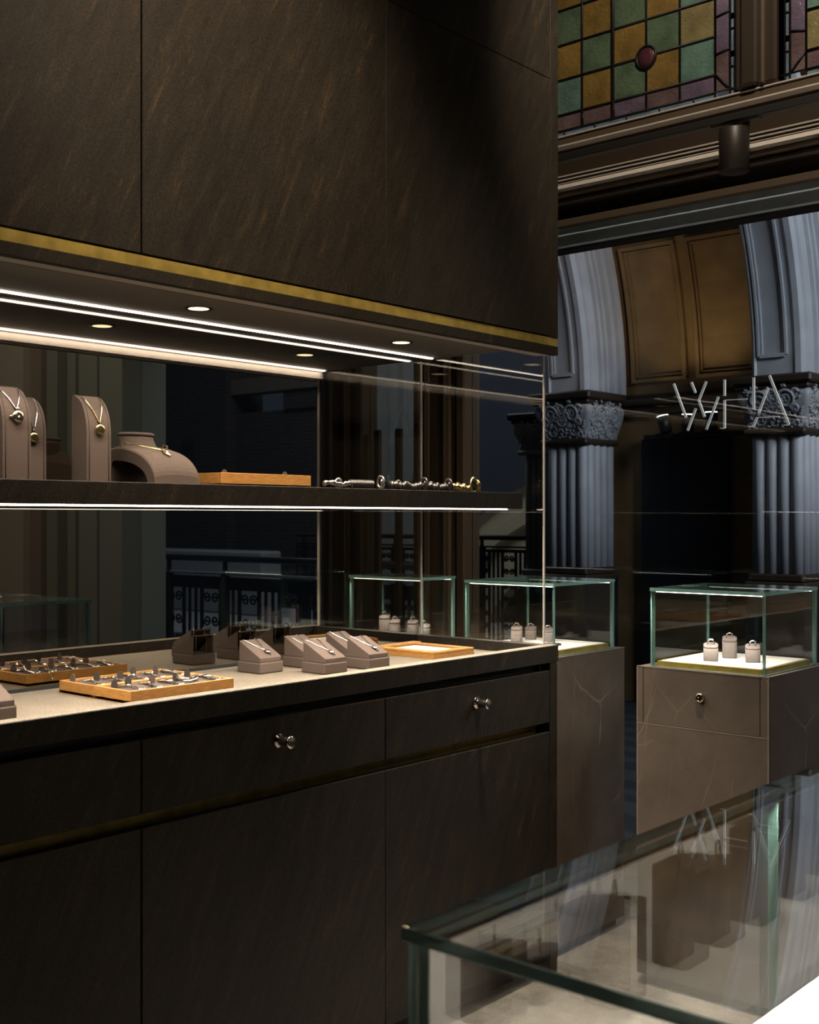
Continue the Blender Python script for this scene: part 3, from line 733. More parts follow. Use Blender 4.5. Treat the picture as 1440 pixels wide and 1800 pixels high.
for i, (ya, yb) in enumerate(zip(YJ[:-1], YJ[1:])):
    u = empty('base_cabinet', (0, 0, 0), 'dark bronze laminate base cabinet unit with drawer, '+unit_names[i], 'base cabinet', 'base cabinets under the counter')
    g = 0.0018
    m = MB(); m.box(XR+0.03, XF-0.052, ya, yb, 0.07, 0.885); m.box(XF-0.052, XF-0.0185, ya+0.001, yb-0.001, 0.07, 0.685); m.box(XF-0.052, XF-0.0185, ya+0.001, yb-0.001, 0.745, 0.862); m.box(XR+0.08, XF-0.06, ya, yb, 0, 0.07)
    m.build('carcass', 'black_recess', u)
    bx(XF-0.050, XF-0.046, ya, yb, 0.685, 0.745).build('brass_strip', 'brass_strip', u)
    d = bx(XF-0.018, XF, ya+g, yb-g, 0.7205, 0.8675, 0.0012).build('drawer', 'dark_laminate', u)
    if i: knob(d, (1.785, 2.489)[i-1], 0.815)
    gl, gr = (g, g)
    if i == 1: gr = 0.0006
    if i == 2: gl = 0.0006
    bx(XF-0.018, XF, ya+gl, yb-gr, 0.075, 0.6935, 0.0012).build('door', 'dark_laminate', u)
    # the same fronts on the far side
    bx(XR, XR+0.018, ya+g, yb-g, 0.7205, 0.8675, 0.0012).build('drawer', 'dark_laminate', u)
    bx(XR, XR+0.018, ya+g, yb-g, 0.075, 0.6935, 0.0012).build('door', 'dark_laminate', u)
bx(XR, XF, 2.8318, 2.866, 0, 0.888, 0.0015).build('end_panel', 'dark_laminate', u)

ct = empty('display_counter', (0, 0, 0), 'long taupe counter with raised dark rim, carrying trays and pendant boxes', 'counter')
m = MB(); m.box(XR+0.04, XF-0.04, YJ[0], 2.835, 0.889, 0.908); m.build('counter_top', 'counter_laminate', ct)
m = MB()
m.box(XF-0.036, XF, YJ[0], 2.872, 0.889, 0.9365, 0.001)
m.box(XR, XR+0.036, YJ[0], 2.872, 0.889, 0.9365, 0.001)
m.box(XR+0.036, XF-0.036, 2.836, 2.872, 0.889, 0.9365, 0.001)
m.build('rim', 'dark_laminate', ct)
m = MB(); m.box(XF-0.0362, XF-0.0012, YJ[0], 2.868, 0.9364, 0.9372); m.box(XR+0.0012, XR+0.0362, YJ[0], 2.868, 0.9364, 0.9372); m.build('rim_top_edge', 'counter_laminate', ct)

# glass of the cabinet
gp = empty('glass_partition', (0, 0, 0), 'tall grey tinted glass pane dividing the cabinet lengthwise', 'glass pane')
bx(P-0.003, P+0.003, YJ[0], 2.851, 0.908, 1.796).build('pane', 'grey_glass', gp)
m = MB(); m.box(P-0.004, P+0.004, YJ[0], 2.85, 0.908, 0.916); m.build('floor_channel', 'black_recess', gp)
m = MB(); m.box(P-0.0036, P+0.0036, 2.8505, 2.8518, 0.938, 1.79); m.build('polished_edge', 'rail_metal', gp)
ge = empty('end_glass', (0, 0, 0), 'clear glass end pane of the display cabinet, polished front edge', 'glass pane')
bx(-2.890, -1.970, 2.852, 2.860, 0.937, 1.790).build('pane', 'end_glass', ge)
bx(-1.9702, -1.9688, 2.8515, 2.8605, 0.937, 1.768).build('polished_edge', 'pale_trim', ge); bx(-2.8915, -2.890, 2.8515, 2.8605, 0.937, 1.768).build('polished_edge', 'pale_trim', ge)

# shelf
sh = empty('display_shelf', (0, 0, 0), 'dark laminate shelf carrying necklaces and bracelets, lit underneath', 'shelf')
for s in (1, -1):
    xa, xb = P+s*0.0045, P+s*0.393
    bx(min(xa, xb), max(xa, xb), YJ[0], 2.846, 1.3275, 1.374, 0.0012).build('shelf_board', 'dark_laminate', sh)
    m = MB(); c = P+s*0.378; m.box(c-0.008, c+0.008, YJ[0], 2.78, 1.3240, 1.3276); m.build('led_strip', 'led_shelf' if s > 0 else 'led_rear', sh)
    ledlight('shelf_led', (c-s*0.014, (YJ[0]+2.78)/2, 1.3232), 0.010, 2.78-YJ[0], 24 if s > 0 else 9, 150)
    c2 = P+s*0.362; m = MB(); m.box(c2-0.004, c2+0.004, YJ[0], 2.846, 1.3250, 1.3275); m.box(c-0.01, c+0.01, 2.78, 2.84, 1.3235, 1.3275); m.build('led_channel', 'rail_metal', sh)

# canopy under the wall cabinets: soffit, brass band, lights
cn = empty('lighting_canopy', (0, 0, 0), 'long canopy with brass band and light strips above the shelf', 'canopy')
bx(XR+0.06, XF-0.06, YJ[0], 2.868, 1.7965, 1.812).build('soffit', 'soffit_board', cn)
bx(XF-0.012, XF-0.002, YJ[0], 2.868, 1.7915, 1.8145).build('brass_band', 'brass_strip', cn)
for s in (1, -1):
    m = MB()
    xo = P+s*0.5; xi = P+s*0.482
    m.box(min(xo, xi), max(xo, xi), YJ[0], 2.870, 1.7665, 1.7915, 0.0008)
    m.build('fascia', 'dark_laminate', cn)
    m = MB()
    for k in range(3):
        a = P+s*(0.481-0.016*k); b2 = P+s*(0.469-0.016*k)
        m.box(min(a, b2), max(a, b2), YJ[0], 2.85, 1.7665+0.001*k, 1.796)
    m.build('grooved_rail', 'rail_metal', cn)
    a, b2 = P+s*0.433, P+s*0.440
    m = MB(); m.box(min(a, b2), max(a, b2), YJ[0], 2.85, 1.768, 1.7965); m.build('inner_fascia', 'inner_board', cn)
    c = P+s*0.424; m = MB(); m.box(c-0.007, c+0.007, YJ[0], 2.845, 1.7925, 1.7964); m.build('led_strip', 'led' if s > 0 else 'led_rear', cn)
    ledlight('canopy_led', (c, (YJ[0]+2.84)/2, 1.7915), 0.012, 2.84-YJ[0], 11 if s > 0 else 4, 150)
    c = P+s*0.047; m = MB(); m.box(c-0.0045, c+0.0045, YJ[0], 2.848, 1.793, 1.7964); m.build('led_strip', 'led' if s > 0 else 'led_rear', cn)
for j, (x, side) in enumerate(((-2.235, 'front row'), (-2.625, 'rear row behind the grey glass'))):
    for k, y in enumerate((1.03, 1.81, 2.535)):
        if k == 0: continue
        d = empty('downlight', (x, y, 1.7965), 'small round recessed downlight, %s, %s' % (side, ('nearest the left edge', 'nearest the end glass')[k-1]), 'downlight', 'downlights in the canopy')
        m = MB(); m.lathe([(0.024, -0.001), (0.034, -0.0022), (0.035, 0.0), (0.024, 0.0)], 32); tg = m.build('trim_ring', 'lamp_trim', d, True)
        m = MB(); m.lathe([(0, -0.0012), (0.0245, -0.0012), (0.0245, 0.001), (0, 0.001)], 32); m.build('lamp', 'lamp_disc', tg)
        spot('downlight_beam', (x, y, 1.785), (x, y, 1.0), 2.6, (1.0, 0.84, 0.62), 80, 0.8, 0.02)

# wall cabinets above
for i, (ya, yb) in enumerate(zip(YJ[:-1], YJ[1:])):
    u = empty('upper_cabinet', (0, 0, 0), 'tall dark bronze laminate upper cabinet, '+('at the left picture edge', 'the wide middle one', 'at the right end below a seam')[i], 'upper cabinet', 'upper cabinets over the canopy')
    m = MB(); m.box(XR+0.022, XF-0.022, ya, yb, 1.8155, 3.6); m.build('carcass', 'black_recess', u)
    gl, gr = ((0.0022, 0.0022), (0.0022, 0.0008), (0.0008, 0.001))[i]
    for z0, z1 in ((1.8185, 2.5475), (2.5495, 3.6)):
        bx(XF-0.018, XF, ya+gl, yb-gr, z0, z1, 0.0008).build('door_panel', 'dark_laminate', u)
        bx(XR, XR+0.018, ya+gl, yb-gr, z0, z1, 0.0008).build('door_panel', 'dark_laminate', u)
bx(XR, XF, 2.8305, 2.870, 1.8155, 3.6, 0.001).build('end_panel', 'dark_laminate', u)

# ------------------------------------------------------------------ jewellery helpers
def chain_pts(ctrl, n=60):
    """smooth polyline through control points"""
    pts = []; c = [Vector(p) for p in ctrl]; c = [c[0]*2-c[1]]+c+[c[-1]*2-c[-2]]
    segs = len(c)-3; per = max(2, n//segs)
    for i in range(segs):
        a, b2, d, e2 = c[i:i+4]
        for k in range(per):
            t = k/per
            pts.append(0.5*((2*b2)+(d-a)*t+(2*a-5*b2+4*d-e2)*t*t+(3*b2-a-3*d+e2)*t**3))
    pts.append(c[-2]); return pts
def chain(ctrl, r, n, name, mat, parent, sides=6):
    p = chain_pts(ctrl, n)
    m = MB(); m.tube(p, [r if k % 2 == 0 else r*0.45 for k in range(len(p))], sides)
    return m.build(name, mat, parent)
def pendant_disc(c, nrm, r, th, mat, parent, n=16, side=None, lump=0.0, seed=1):
    rnd = random.Random(seed)
    m = MB(); nrm = Vector(nrm).normalized(); up = Vector((0, 0, 1)); a = nrm.cross(up).normalized(); b2 = a.cross(nrm)
    rings = []
    for f, h in ((0.3, -th), (0.95, -th*0.9), (1.0, 0), (0.93, th*0.7), (0.6, th*1.05), (0.15, th*0.9)):
        rings.append([Vector(c)+nrm*(h+lump*rnd.uniform(-1, 1)*(f < 0.99))+(a*math.cos(2*PI*k/n)+b2*math.sin(2*PI*k/n))*r*f*(1+lump*40*rnd.uniform(-1, 1)) for k in range(n)])
    m.loft(rings)
    if side: m.ball(Vector(c)+a*side*r*1.25, r*0.28, 8)
    return m.build('pendant', mat, parent)

# --- tall necklace stands on the shelf: slab with a vertical front that bends back at the top
ZS = 1.3745
def neck_stand(x, y, w, d, h, label, group, s=1):
    """front faces +x*s"""
    o = empty('necklace_stand', (x, y, ZS), label, 'necklace stand', group)
    ph = h*0.56
    prof = [(0, 0), (0, ph)]+[(-d*(1-math.cos(t*PI/2/9)), ph+(h-ph)*math.sin(t*PI/2/9)) for t in range(1, 10)]+[(-d*1.05, h*0.985), (-d*1.08, h*0.9), (-d*1.08, 0)]
    prof = [(px*s, pz) for px, pz in prof]
    m = MB()
    A = []
    for yy, q in ((-w/2, 0.93), (-w/2+0.004, 1.0), (w/2-0.004, 1.0), (w/2, 0.93)):
        cx = -d*0.5*s; A.append([Vector((cx+(px-cx)*(1-(1-q)*0.35), yy, pz*(1-(1-q)*0.10))) for px, pz in prof])
    m.loft(A, True, True, smooth=False); m.build('padded_body', 'velvet', o)
    m = MB()
    for yy in (-w/2+0.006, w/2-0.006):
        m.tube([(px*1.0+0.0003*s, yy, pz+0.0002) for px, pz in prof[0:12]], 0.0009, 6)
    m.build('piping', 'seam', o)
    return o
def curve_on(prof_d, prof_h, t, ph):  # point on the front profile at arc parameter t (0 bottom .. 1 top)
    pass
s1 = neck_stand(-2.13, 1.272, 0.062, 0.060, 0.190, 'tall velvet necklace stand with gold pendant at the left edge of the shelf', 'necklace stands on the shelf')
s2 = neck_stand(-2.235, 1.372, 0.062, 0.060, 0.184, 'velvet necklace stand half hidden behind the leftmost one', 'necklace stands on the shelf')
s3 = neck_stand(-2.145, 1.472, 0.060, 0.052, 0.186, 'tall velvet necklace stand beside the bust on the shelf', 'necklace stands on the shelf')
def stand_necklace(st, w, d, h, zp, mat, pmat, label, pr_, silver=False, rough=0.0):
    x, y, z = st.location
    o = empty('pendant_necklace', (x, y, z), label, 'necklace', 'necklaces on the shelf')
    ph = h*0.56
    def fx(zz):
        if zz <= ph: return 0.0018
        q = min(1.0, (zz-ph)/(h-ph)); return -d*(1-math.sqrt(max(0, 1-q*q)))+0.0018
    def side(sg):
        c = []
        for k in range(9):
            t = k/8; zz = zp+0.008+(h*0.985-zp-0.008)*t
            c.append((fx(zz)+0.0006, sg*(0.0015+(w*0.36)*t), zz))
        return c
    chain(side(-1)[::-1]+side(1), 0.0016, 110, 'chain', mat, o)
    m = MB(); m.tube([(0.003, 0, zp+0.010), (0.004, 0, zp+0.004)], 0.0016, 6); bl = m
    pd = pendant_disc((0.0045, 0, zp-pr_*0.7), (1, -0.15, 0.1), pr_, 0.0022, pmat, o, 18, side=1 if rough else None, lump=rough); bl.build('bail', mat, pd)
stand_necklace(s1, 0.062, 0.060, 0.190, 0.134, 'silver', 'pale_gold', 'silver chain with round gold medallion on the leftmost velvet stand', 0.0118, rough=0.0006)
stand_necklace(s2, 0.062, 0.060, 0.184, 0.102, 'silver', 'gold', 'silver chain with openwork oval pendant on the half hidden stand', 0.0108)
stand_necklace(s3, 0.060, 0.052, 0.186, 0.120, 'gold', 'gold', 'gold chain with gold coin pendant on the stand beside the bust', 0.0112)

# --- velvet busts: a neck rising from a saddle shaped chest
def bust(x, y, label, mat, s=1, group='velvet busts on the shelf'):
    o = empty('necklace_bust', (x, y, ZS), label, 'bust', group)
    W_ = 0.125; n = 15
    outer = []; inner = []
    R1, H1 = 0.152, 0.082
    for k in range(n):
        t = PI*0.5*k/(n-1)
        outer.append((-0.045+R1*math.sin(t), H1*math.cos(t)**0.9 if k < n-1 else 0.0)); inner.append((-0.045+(R1-0.026)*math.sin(t), (H1-0.026)*math.cos(t)**0.9 if k < n-1 else 0.0))
    outer = [(-0.075, 0.0), (-0.074, 0.05), (-0.062, 0.078)]+outer
    prof = outer+inner[::-1]+[(-0.055, 0.045), (-0.058, 0.0)]
    m = MB(); A = []
    for yy, q in ((-W_/2, 0.0), (-W_/2+0.003, 0.004), (-W_/2+0.02, 0.008), (0, 0.011), (W_/2-0.02, 0.008), (W_/2-0.003, 0.004), (W_/2, 0.0)):
        A.append([Vector((s*px, yy, max(0.0, pz+(q if pz > 0.01 else 0)))) for px, pz in prof])
    m.loft(A, True, True, smooth=False); m.build('chest', mat, o)
    m = MB(); rings = []
    for z, a, b2, dx in ((0.062, 0.058, 0.062, 0.004), (0.078, 0.050, 0.053, -0.006), (0.090, 0.043, 0.046, -0.018), (0.104, 0.040, 0.043, -0.025), (0.113, 0.0395, 0.0425, -0.027)):
        rings.append([Vector((s*(dx-0.02+a*0.8*math.cos(2*PI*k/28)), b2*math.sin(2*PI*k/28), z)) for k in range(28)])
    m.loft(rings); m.build('neck', mat, o)
    m = MB(); rings = []
    for z, f in ((0.1135, 0.97), (0.116, 1.02), (0.1195, 1.0), (0.1215, 0.9), (0.122, 0.5)):
        rings.append([Vector((s*(-0.046+0.0335*f*math.cos(2*PI*k/28)), 0.045*f*math.sin(2*PI*k/28), z)) for k in range(28)])
    m.loft(rings); m.build('neck_cap', mat, o)
    return o
b1 = bust(-2.235, 1.665, 'light taupe velvet bust wearing a gold chain on the shelf', 'velvet')
b2_ = bust(2*P+2.235, 1.61, 'dark velvet bust seen from behind through the grey glass', 'velvet', -1)
o = empty('pendant_necklace', (-2.235, 1.665, ZS), 'gold chain with sculpted gold pendant around the velvet bust', 'necklace', 'necklaces on the shelf')
def bz(px):
    t = math.asin(max(0, min(1, (px+0.045)/0.152))); return 0.082*math.cos(t)**0.9+0.0105
cc = []
for k in range(15):
    t = -1+2*k/14
    px = 0.052-0.082*abs(t)**1.3; yy = 0.056*math.sin(t*PI/2)
    zz = bz(px)+0.0030 if abs(t) < 0.9 else bz(px)+0.0030-0.010*(abs(t)-0.9)/0.1
    cc.append((px, yy, zz))
chain(cc, 0.0017, 130, 'chain', 'gold', o)
m = MB(); m.tube([(0.048, 0.0, bz(0.048)+0.005), (0.054, 0, bz(0.054)+0.004), (0.060, 0.0, bz(0.06)+0.004)], [0.0015, 0.003, 0.002], 8); m.build('bail', 'pale_gold', o)
m = MB(); rnd = random.Random(5)
rings = []
for k, (u, r) in enumerate(((0, 0.002), (0.15, 0.006), (0.4, 0.0085), (0.65, 0.0078), (0.85, 0.0045), (1.0, 0.001))):
    px = 0.058+0.022*u; c0 = Vector((px, 0, bz(px)+0.0045))
    rings.append([c0+Vector((0.4*r*math.sin(a)*0.3, r*math.cos(a)*rnd.uniform(0.8, 1.1), r*0.62*math.sin(a)*rnd.uniform(0.75, 1.2))) for a in [2*PI*q/10 for q in range(10)]])
m.loft(rings); m.build('pendant', 'pale_gold', o)
o = empty('pendant_necklace', (2*P+2.235, 1.61, ZS), 'thin gold chain hanging down the back of the dark bust', 'necklace', 'necklaces on the shelf')
chain([(0.045, -0.035, 0.085), (0.070, -0.048, 0.06), (0.080, -0.055, 0.03), (0.082, -0.06, 0.002)], 0.0011, 60, 'chain', 'gold', o)

# --- oak trays
def tray(x0, x1, y0, y1, z0, h, th, label, div=None, parent_rz=0.0):
    o = empty('jewellery_tray', ((x0+x1)/2, (y0+y1)/2, z0), label, 'tray', 'oak jewellery trays')
    a, b2 = (x1-x0)/2, (y1-y0)/2
    m = MB()
    if div is None:
        m.box(-a, a, -b2, b2, 0, 0.006)
        m.box(-a, -a+th, -b2, b2, 0, h, 0.0006); m.box(a-th, a, -b2, b2, 0, h, 0.0006); m.box(-a+th, a-th, -b2, -b2+th, 0, h, 0.0006); m.box(-a+th, a-th, b2-th, b2, 0, h, 0.0006)
        m.build('frame', 'oak', o)
    else:
        for q, (xa, xb) in enumerate(((-a, div-0.0004), (div+0.0004, a))):
            m = MB(); m.box(xa, xb, -b2, b2, 0, 0.006)
            m.box(xa, xa+th, -b2, b2, 0, h, 0.0005); m.box(xb-th, xb, -b2, b2, 0, h, 0.0005); m.box(xa+th, xb-th, -b2, -b2+th, 0, h, 0.0005); m.box(xa+th, xb-th, b2-th, b2, 0, h, 0.0005)
            m.build('half_frame', 'oak', o)
    return o
def cushion(parent, x, y, w, l, z, h, tilt):
    m = MB(); m.prism([(-l/2, 0), (l/2, 0), (l/2, h+tilt), (-l/2, h)], 0, x-w/2, x+w/2, 0.0022)
    for v in m.bm.verts: v.co.y += y; v.co.z += z
    return m.build('cushion', 'velvet', parent)
def tab(parent, x, y, z, mat='velvet_dark', rz=0.4):
    m = MB(); n = 14
    R_ = Matrix.Rotation(rz, 3, 'Z')
    ring = [(0.0075*math.cos(2*PI*k/n), 0.010+0.0115*math.sin(2*PI*k/n)) for k in range(n)]
    A = [m.bm.verts.new(Vector((x, y, z))+R_ @ Vector((px, -0.0008, pz))) for px, pz in ring]; B = [m.bm.verts.new(Vector((x, y, z))+R_ @ Vector((px, 0.0008, pz))) for px, pz in ring]
    m.bm.faces.new(A); m.bm.faces.new(B[::-1])
    for k in range(n): m.bm.faces.new([A[k], B[k], B[(k+1) % n], A[(k+1) % n]])
    bmesh.ops.recalc_face_normals(m.bm, faces=m.bm.faces[:])
    m.build('cushion_tab', mat, parent)
def bracelet_flat(x, y, z, l, kind, label, group, rz, seed, z_tilt=0.0):
    rnd = random.Random(seed)
    o = empty('bracelet', (x, y, z), label, 'bracelet', group, rz)
    if kind == 'bangle':
        m = MB(); m.tube([(0.026*math.cos(t*PI/16), 0.021*math.sin(t*PI/16), 0.006+0.003*math.sin(t*PI/8)) for t in range(32)], 0.0024, 8, closed=True); m.build('band', 'silver', o)
        m = MB(); m.tube([(0.022*math.cos(t*PI/16), 0.017*math.sin(t*PI/16), 0.003) for t in range(32)], 0.0015, 6, closed=True); m.build('inner_band', 'silver', o)
        return o
    c = [(-l/2, 0, 0.002), (-l/4, rnd.uniform(-0.006, 0.006), 0.004), (0, rnd.uniform(-0.004, 0.004), 0.0055), (l/4, rnd.uniform(-0.006, 0.006), 0.004), (l/2, 0, 0.002), (l/2+0.010, 0.006, 0.0015), (l/2+0.004, 0.013, 0.0015)]
    r = 0.0026 if kind == 'chain' else 0.0034
    chain(c, r, 60 if kind == 'chain' else 40, 'chain', 'silver' if kind != 'dark' else 'dark_silver', o)
    m = MB()
    if kind == 'plate': m.box(-0.012, 0.012, -0.006, 0.006, 0.006, 0.0085, 0.001)
    else:
        m.ball((0.004, 0, 0.008), 0.0045, 8, sc=(1.3, 1, 0.8))
    cl = m.build('clasp', 'silver', o)
    if kind != 'plate':
        m = MB(); m.tube([(-l/2+0.005*math.cos(t*PI/6), 0.005*math.sin(t*PI/6), 0.003) for t in range(12)], 0.0012, 6, closed=True); m.build('jump_ring', 'silver', cl)
    return o
def fill_tray(o, where, order, rows, dark):
    lx = [-0.066, 0.066]
    kinds = ['chain', 'beads', 'plate', 'chain', 'bangle', 'chain', 'beads', 'chain', 'plate', 'beads']
    words = {'chain': 'silver chain bracelet', 'beads': 'silver bead bracelet', 'plate': 'silver bracelet with flat plate', 'bangle': 'round silver bangle'}
    pos = ['nearest the left end', 'second from the left end', 'in the middle', 'second from the right end', 'nearest the right end']
    k = 0
    for r_, x in enumerate(lx):
        for q in range(5):
            y = -0.109+0.0545*q
            cu = cushion(o, x, y, 0.108, 0.046, 0.0065, 0.014, 0.006)
            kd = kinds[(k*3+r_+order) % 10] if not (r_ == 1 and q == 3 and order == 0) else 'bangle'
            wx, wy, wz = o.location
            bracelet_flat(wx+x+0.006, wy+y+0.002, wz+0.0235, 0.070, kd, '%s on the %s, %s row, %s' % (words[kd], where, rows[r_], pos[q]), 'bracelets on the trays', 0.15*((k % 3)-1)-0.05, k+order*17)
            tab(cu, x-0.040+0.013*(k % 3), y-0.016, 0.021, 'velvet_dark' if (k+r_) % 4 else 'velvet', 0.3+0.35*(k % 4))
            k += 1
t1 = tray(-2.361, -2.094, 1.515, 1.798, 0.9085, 0.027, 0.007, 'oak two part tray of bracelets at the front of the counter', 0.0)
fill_tray(t1, 'front tray', 0, ('back', 'front'), False)
t2 = tray(2*P+2.094, 2*P+2.361, 1.515, 1.798, 0.9085, 0.027, 0.007, 'oak two part tray of bracelets behind the grey glass', 0.0)
fill_tray(t2, 'rear tray', 3, ('near', 'far'), True)
o = empty('bracelet', (-2.494, 1.575, 0.935), 'thin silver link bracelet hanging over the edge of the tray behind the glass', 'bracelet', 'bracelets on the trays')
chain([(-0.03, 0, 0.004), (-0.006, 0.0, 0.004), (0.004, -0.003, 0.0), (0.0055, -0.005, -0.010), (0.005, 0.0, -0.017), (0.0055, 0.006, -0.010), (0.004, 0.005, 0.0), (-0.006, 0.006, 0.004), (-0.03, 0.006, 0.004)], 0.0013, 64, 'chain', 'silver', o)
# oak box on the shelf and the reed edged frames on the counter
t3 = tray(-2.225, -2.13, 1.79, 2.078, ZS, 0.031, 0.008, 'oak tray with plain sides on the shelf beside the bust')
c1 = cushion(t3, 0, -0.05, 0.075, 0.12, 0.0065, 0.012, 0.004); c2 = cushion(t3, 0, 0.07, 0.075, 0.10, 0.0065, 0.012, 0.004)
tab(c1, -0.01, -0.085, 0.020, 'velvet', 1.0); tab(c2, 0.0, 0.10, 0.020, 'velvet', 0.4)
def frame_tray(xc, yc, label, s):
    o = empty('jewellery_tray', (xc, yc, 0.9085), label, 'tray', 'oak jewellery trays')
    a, b2 = 0.116, 0.090
    m = MB(); m.box(-a, a, -b2, b2, 0, 0.0125)
    m.box(-a, -a+0.03, -b2, b2, 0.0125, 0.0195, 0.0012); m.box(a-0.026, a, -b2, b2, 0.0125, 0.0195, 0.0012); m.box(-a+0.03, a-0.026, -b2, -b2+0.028, 0.0125, 0.0195, 0.0012); m.box(-a+0.03, a-0.026, b2-0.028, b2, 0.0125, 0.0195, 0.0012)
    m.build('frame', 'oak', o)
    m = MB()
    for k in range(20):
        yy = -b2+0.006+k*(2*b2-0.012)/19
        m.tube([(-s*a+s*0.004, yy, 0.0195), (-s*a+s*0.034, yy, 0.0200)], 0.0036, 8)
    m.build('reeded_edge', 'oak', o)
    m = MB(); m.box(-a+0.032, a-0.028, -b2+0.03, b2-0.03, 0.0125, 0.0140); m.build('inlay', 'card_white', o)
    return o
ft = frame_tray(-2.243, 2.640, 'oak frame tray with ribbed edge and pale inlay near the end glass', 1)
frame_tray(2*P+2.243, 2.640, 'oak frame tray with ribbed edge behind the grey glass', -1)
o = empty('bracelet', (-2.225, 2.66, 0.918), 'thin silver chain lying in the oak frame tray', 'bracelet', None)
chain([(-0.05, -0.02, 0.002), (-0.01, -0.005, 0.002), (0.03, 0.01, 0.002), (0.05, -0.01, 0.002), (0.03, -0.03, 0.002)], 0.0014, 70, 'chain', 'dark_silver', o)

# --- wedge boxes with pendants
def wedge_box(x, y, s, label, group, back_open=True):
    """x, y: low front corner side centre; slope falls towards +x*s"""
    o = empty('pendant_box', (x, y, 0.9085), label, 'display box', group)
    w, l = 0.080, 0.086
    m = MB(); m.box(-l/2, l/2, -w/2, w/2, 0, 0.0275, 0.003, 2); m.build('base_block', 'velvet', o)
    sm = MB(); sm.box(-l/2+0.002, l/2-0.002, -w/2+0.002, w/2-0.002, 0.0275, 0.0288)
    m = MB(); i = 0.0035; th = 0.004
    lo, hi = 0.0385, 0.0790; zb = 0.0288
    xa, xb = -l/2+i, l/2-i
    side = [(s*xa, zb), (s*xb, zb), (s*xb, lo), (s*(xb-0.004), lo+0.003), (s*xa, hi)]
    for ya, yb in ((-w/2+i, -w/2+i+th), (w/2-i-th, w/2-i)):
        m.prism([(px, pz) for px, pz in side], 1, ya, yb, 0.0009)
    top = [(s*xa, hi), (s*(xb-0.004), lo+0.003), (s*xb, lo), (s*xb, zb), (s*(xb-th), zb), (s*(xb-th), lo-0.003), (s*xa, hi-th)]
    m.prism(top, 1, -w/2+i+0.001, w/2-i-0.001, 0.0008)
    wd = m.build('wedge', 'velvet', o); sm.build('seam', 'seam', wd)
    return o
def box_pendant(bo, s, label, oval=1.0, seed=1, offs=0.0, mat='silver'):
    x, y, z = bo.location
    o = empty('pendant_necklace', (x, y, z), label, 'necklace', 'necklaces on the wedge boxes')
    l = 0.086; xa, xb = -l/2+0.0035, l/2-0.0075
    def zt(px): return 0.0415+(0.0790-0.0415)*(xb-px)/(xb-xa)+0.0012
    px_ = 0.012
    tip = (s*px_, offs, zt(px_)+0.0008)
    a = (s*xa, -0.026, zt(xa)); c = (s*xa, 0.010+offs, zt(xa))
    chain([(s*(xa-0.001), -0.026, 0.040), (s*(xa-0.0012), -0.026, 0.06), a, (s*(-0.012), -0.012+offs*0.5, zt(-0.012)), tip], 0.0012, 70, 'chain', mat, o)
    chain([(s*(xa-0.001), 0.010+offs, 0.035), (s*(xa-0.0012), 0.010+offs, 0.06), c, (s*(-0.010), 0.006+offs, zt(-0.01)), tip], 0.0012, 70, 'chain', mat, o)
    nrm = Vector((s*0.45, 0, 0.9))
    m = MB(); c0 = Vector((s*(px_+0.009), offs, zt(px_+0.009)+0.003)); rnd = random.Random(seed)
    tx = Vector((s*0.9, 0, -0.45)); ty = Vector((0, 1, 0)); rings = []
    for f, h in ((0.6, -0.002), (1.0, 0.0), (0.9, 0.0022), (0.5, 0.0036), (0.1, 0.0038)):
        rings.append([c0+nrm*h+tx*(0.0085*f*math.cos(2*PI*k/16)*rnd.uniform(0.92, 1.06))+ty*(0.0085*oval*f*math.sin(2*PI*k/16)*rnd.uniform(0.92, 1.06)) for k in range(16)])
    m.loft(rings); m.build('pendant', mat, o)
    if seed % 2:
        m = MB(); m.ball(c0+tx*0.0125, 0.0028, 8); m.build('bead', 'dark_silver', o)
    return o
BX = [(-2.294, 2.058, 'velvet wedge box with round pendant, leftmost of the front boxes', 'silver round pendant on the leftmost front box'),
      (-2.293, 2.213, 'velvet wedge box behind the middle front box', 'silver pendant on the box behind the middle one'),
      (-2.162, 2.157, 'velvet wedge box with oval pendant, the middle one at the counter edge', 'silver oval pendant on the middle box at the counter edge'),
      (-2.280, 2.357, 'velvet wedge box half hidden behind the rightmost front box', 'silver pendant on the half hidden box at the right'),
      (-2.148, 2.303, 'velvet wedge box with oval locket, rightmost of the front boxes', 'silver oval locket on the rightmost front box')]
RB = ['low velvet box behind the grey glass, nearest the glass on the left', 'open backed velvet box behind the grey glass, second from the left', 'open backed velvet box behind the glass, farthest back on the left', 'velvet box behind the glass just left of the front row', 'open backed velvet box far behind the glass near the frame tray']
for k, (x, y, lb, pl) in enumerate(BX):
    bo = wedge_box(x, y, 1, lb, 'velvet wedge boxes')
    box_pendant(bo, 1, pl, (1.1, 1.0, 0.75, 1.0, 0.8)[k], k+1, (0.006, 0.0, 0.004, 0.0, 0.004)[k])
    br = wedge_box(2*P-x, y+0.004, -1, RB[k], 'velvet wedge boxes behind the grey glass')
    box_pendant(br, -1, 'pendant chain on the '+RB[k].replace('velvet ', '').replace('open backed ', ''), 1.0, k+2, 0.0)
bo = wedge_box(-2.146, 1.216, 1, 'velvet wedge box cut off by the left picture edge at the counter rim', 'velvet wedge boxes')

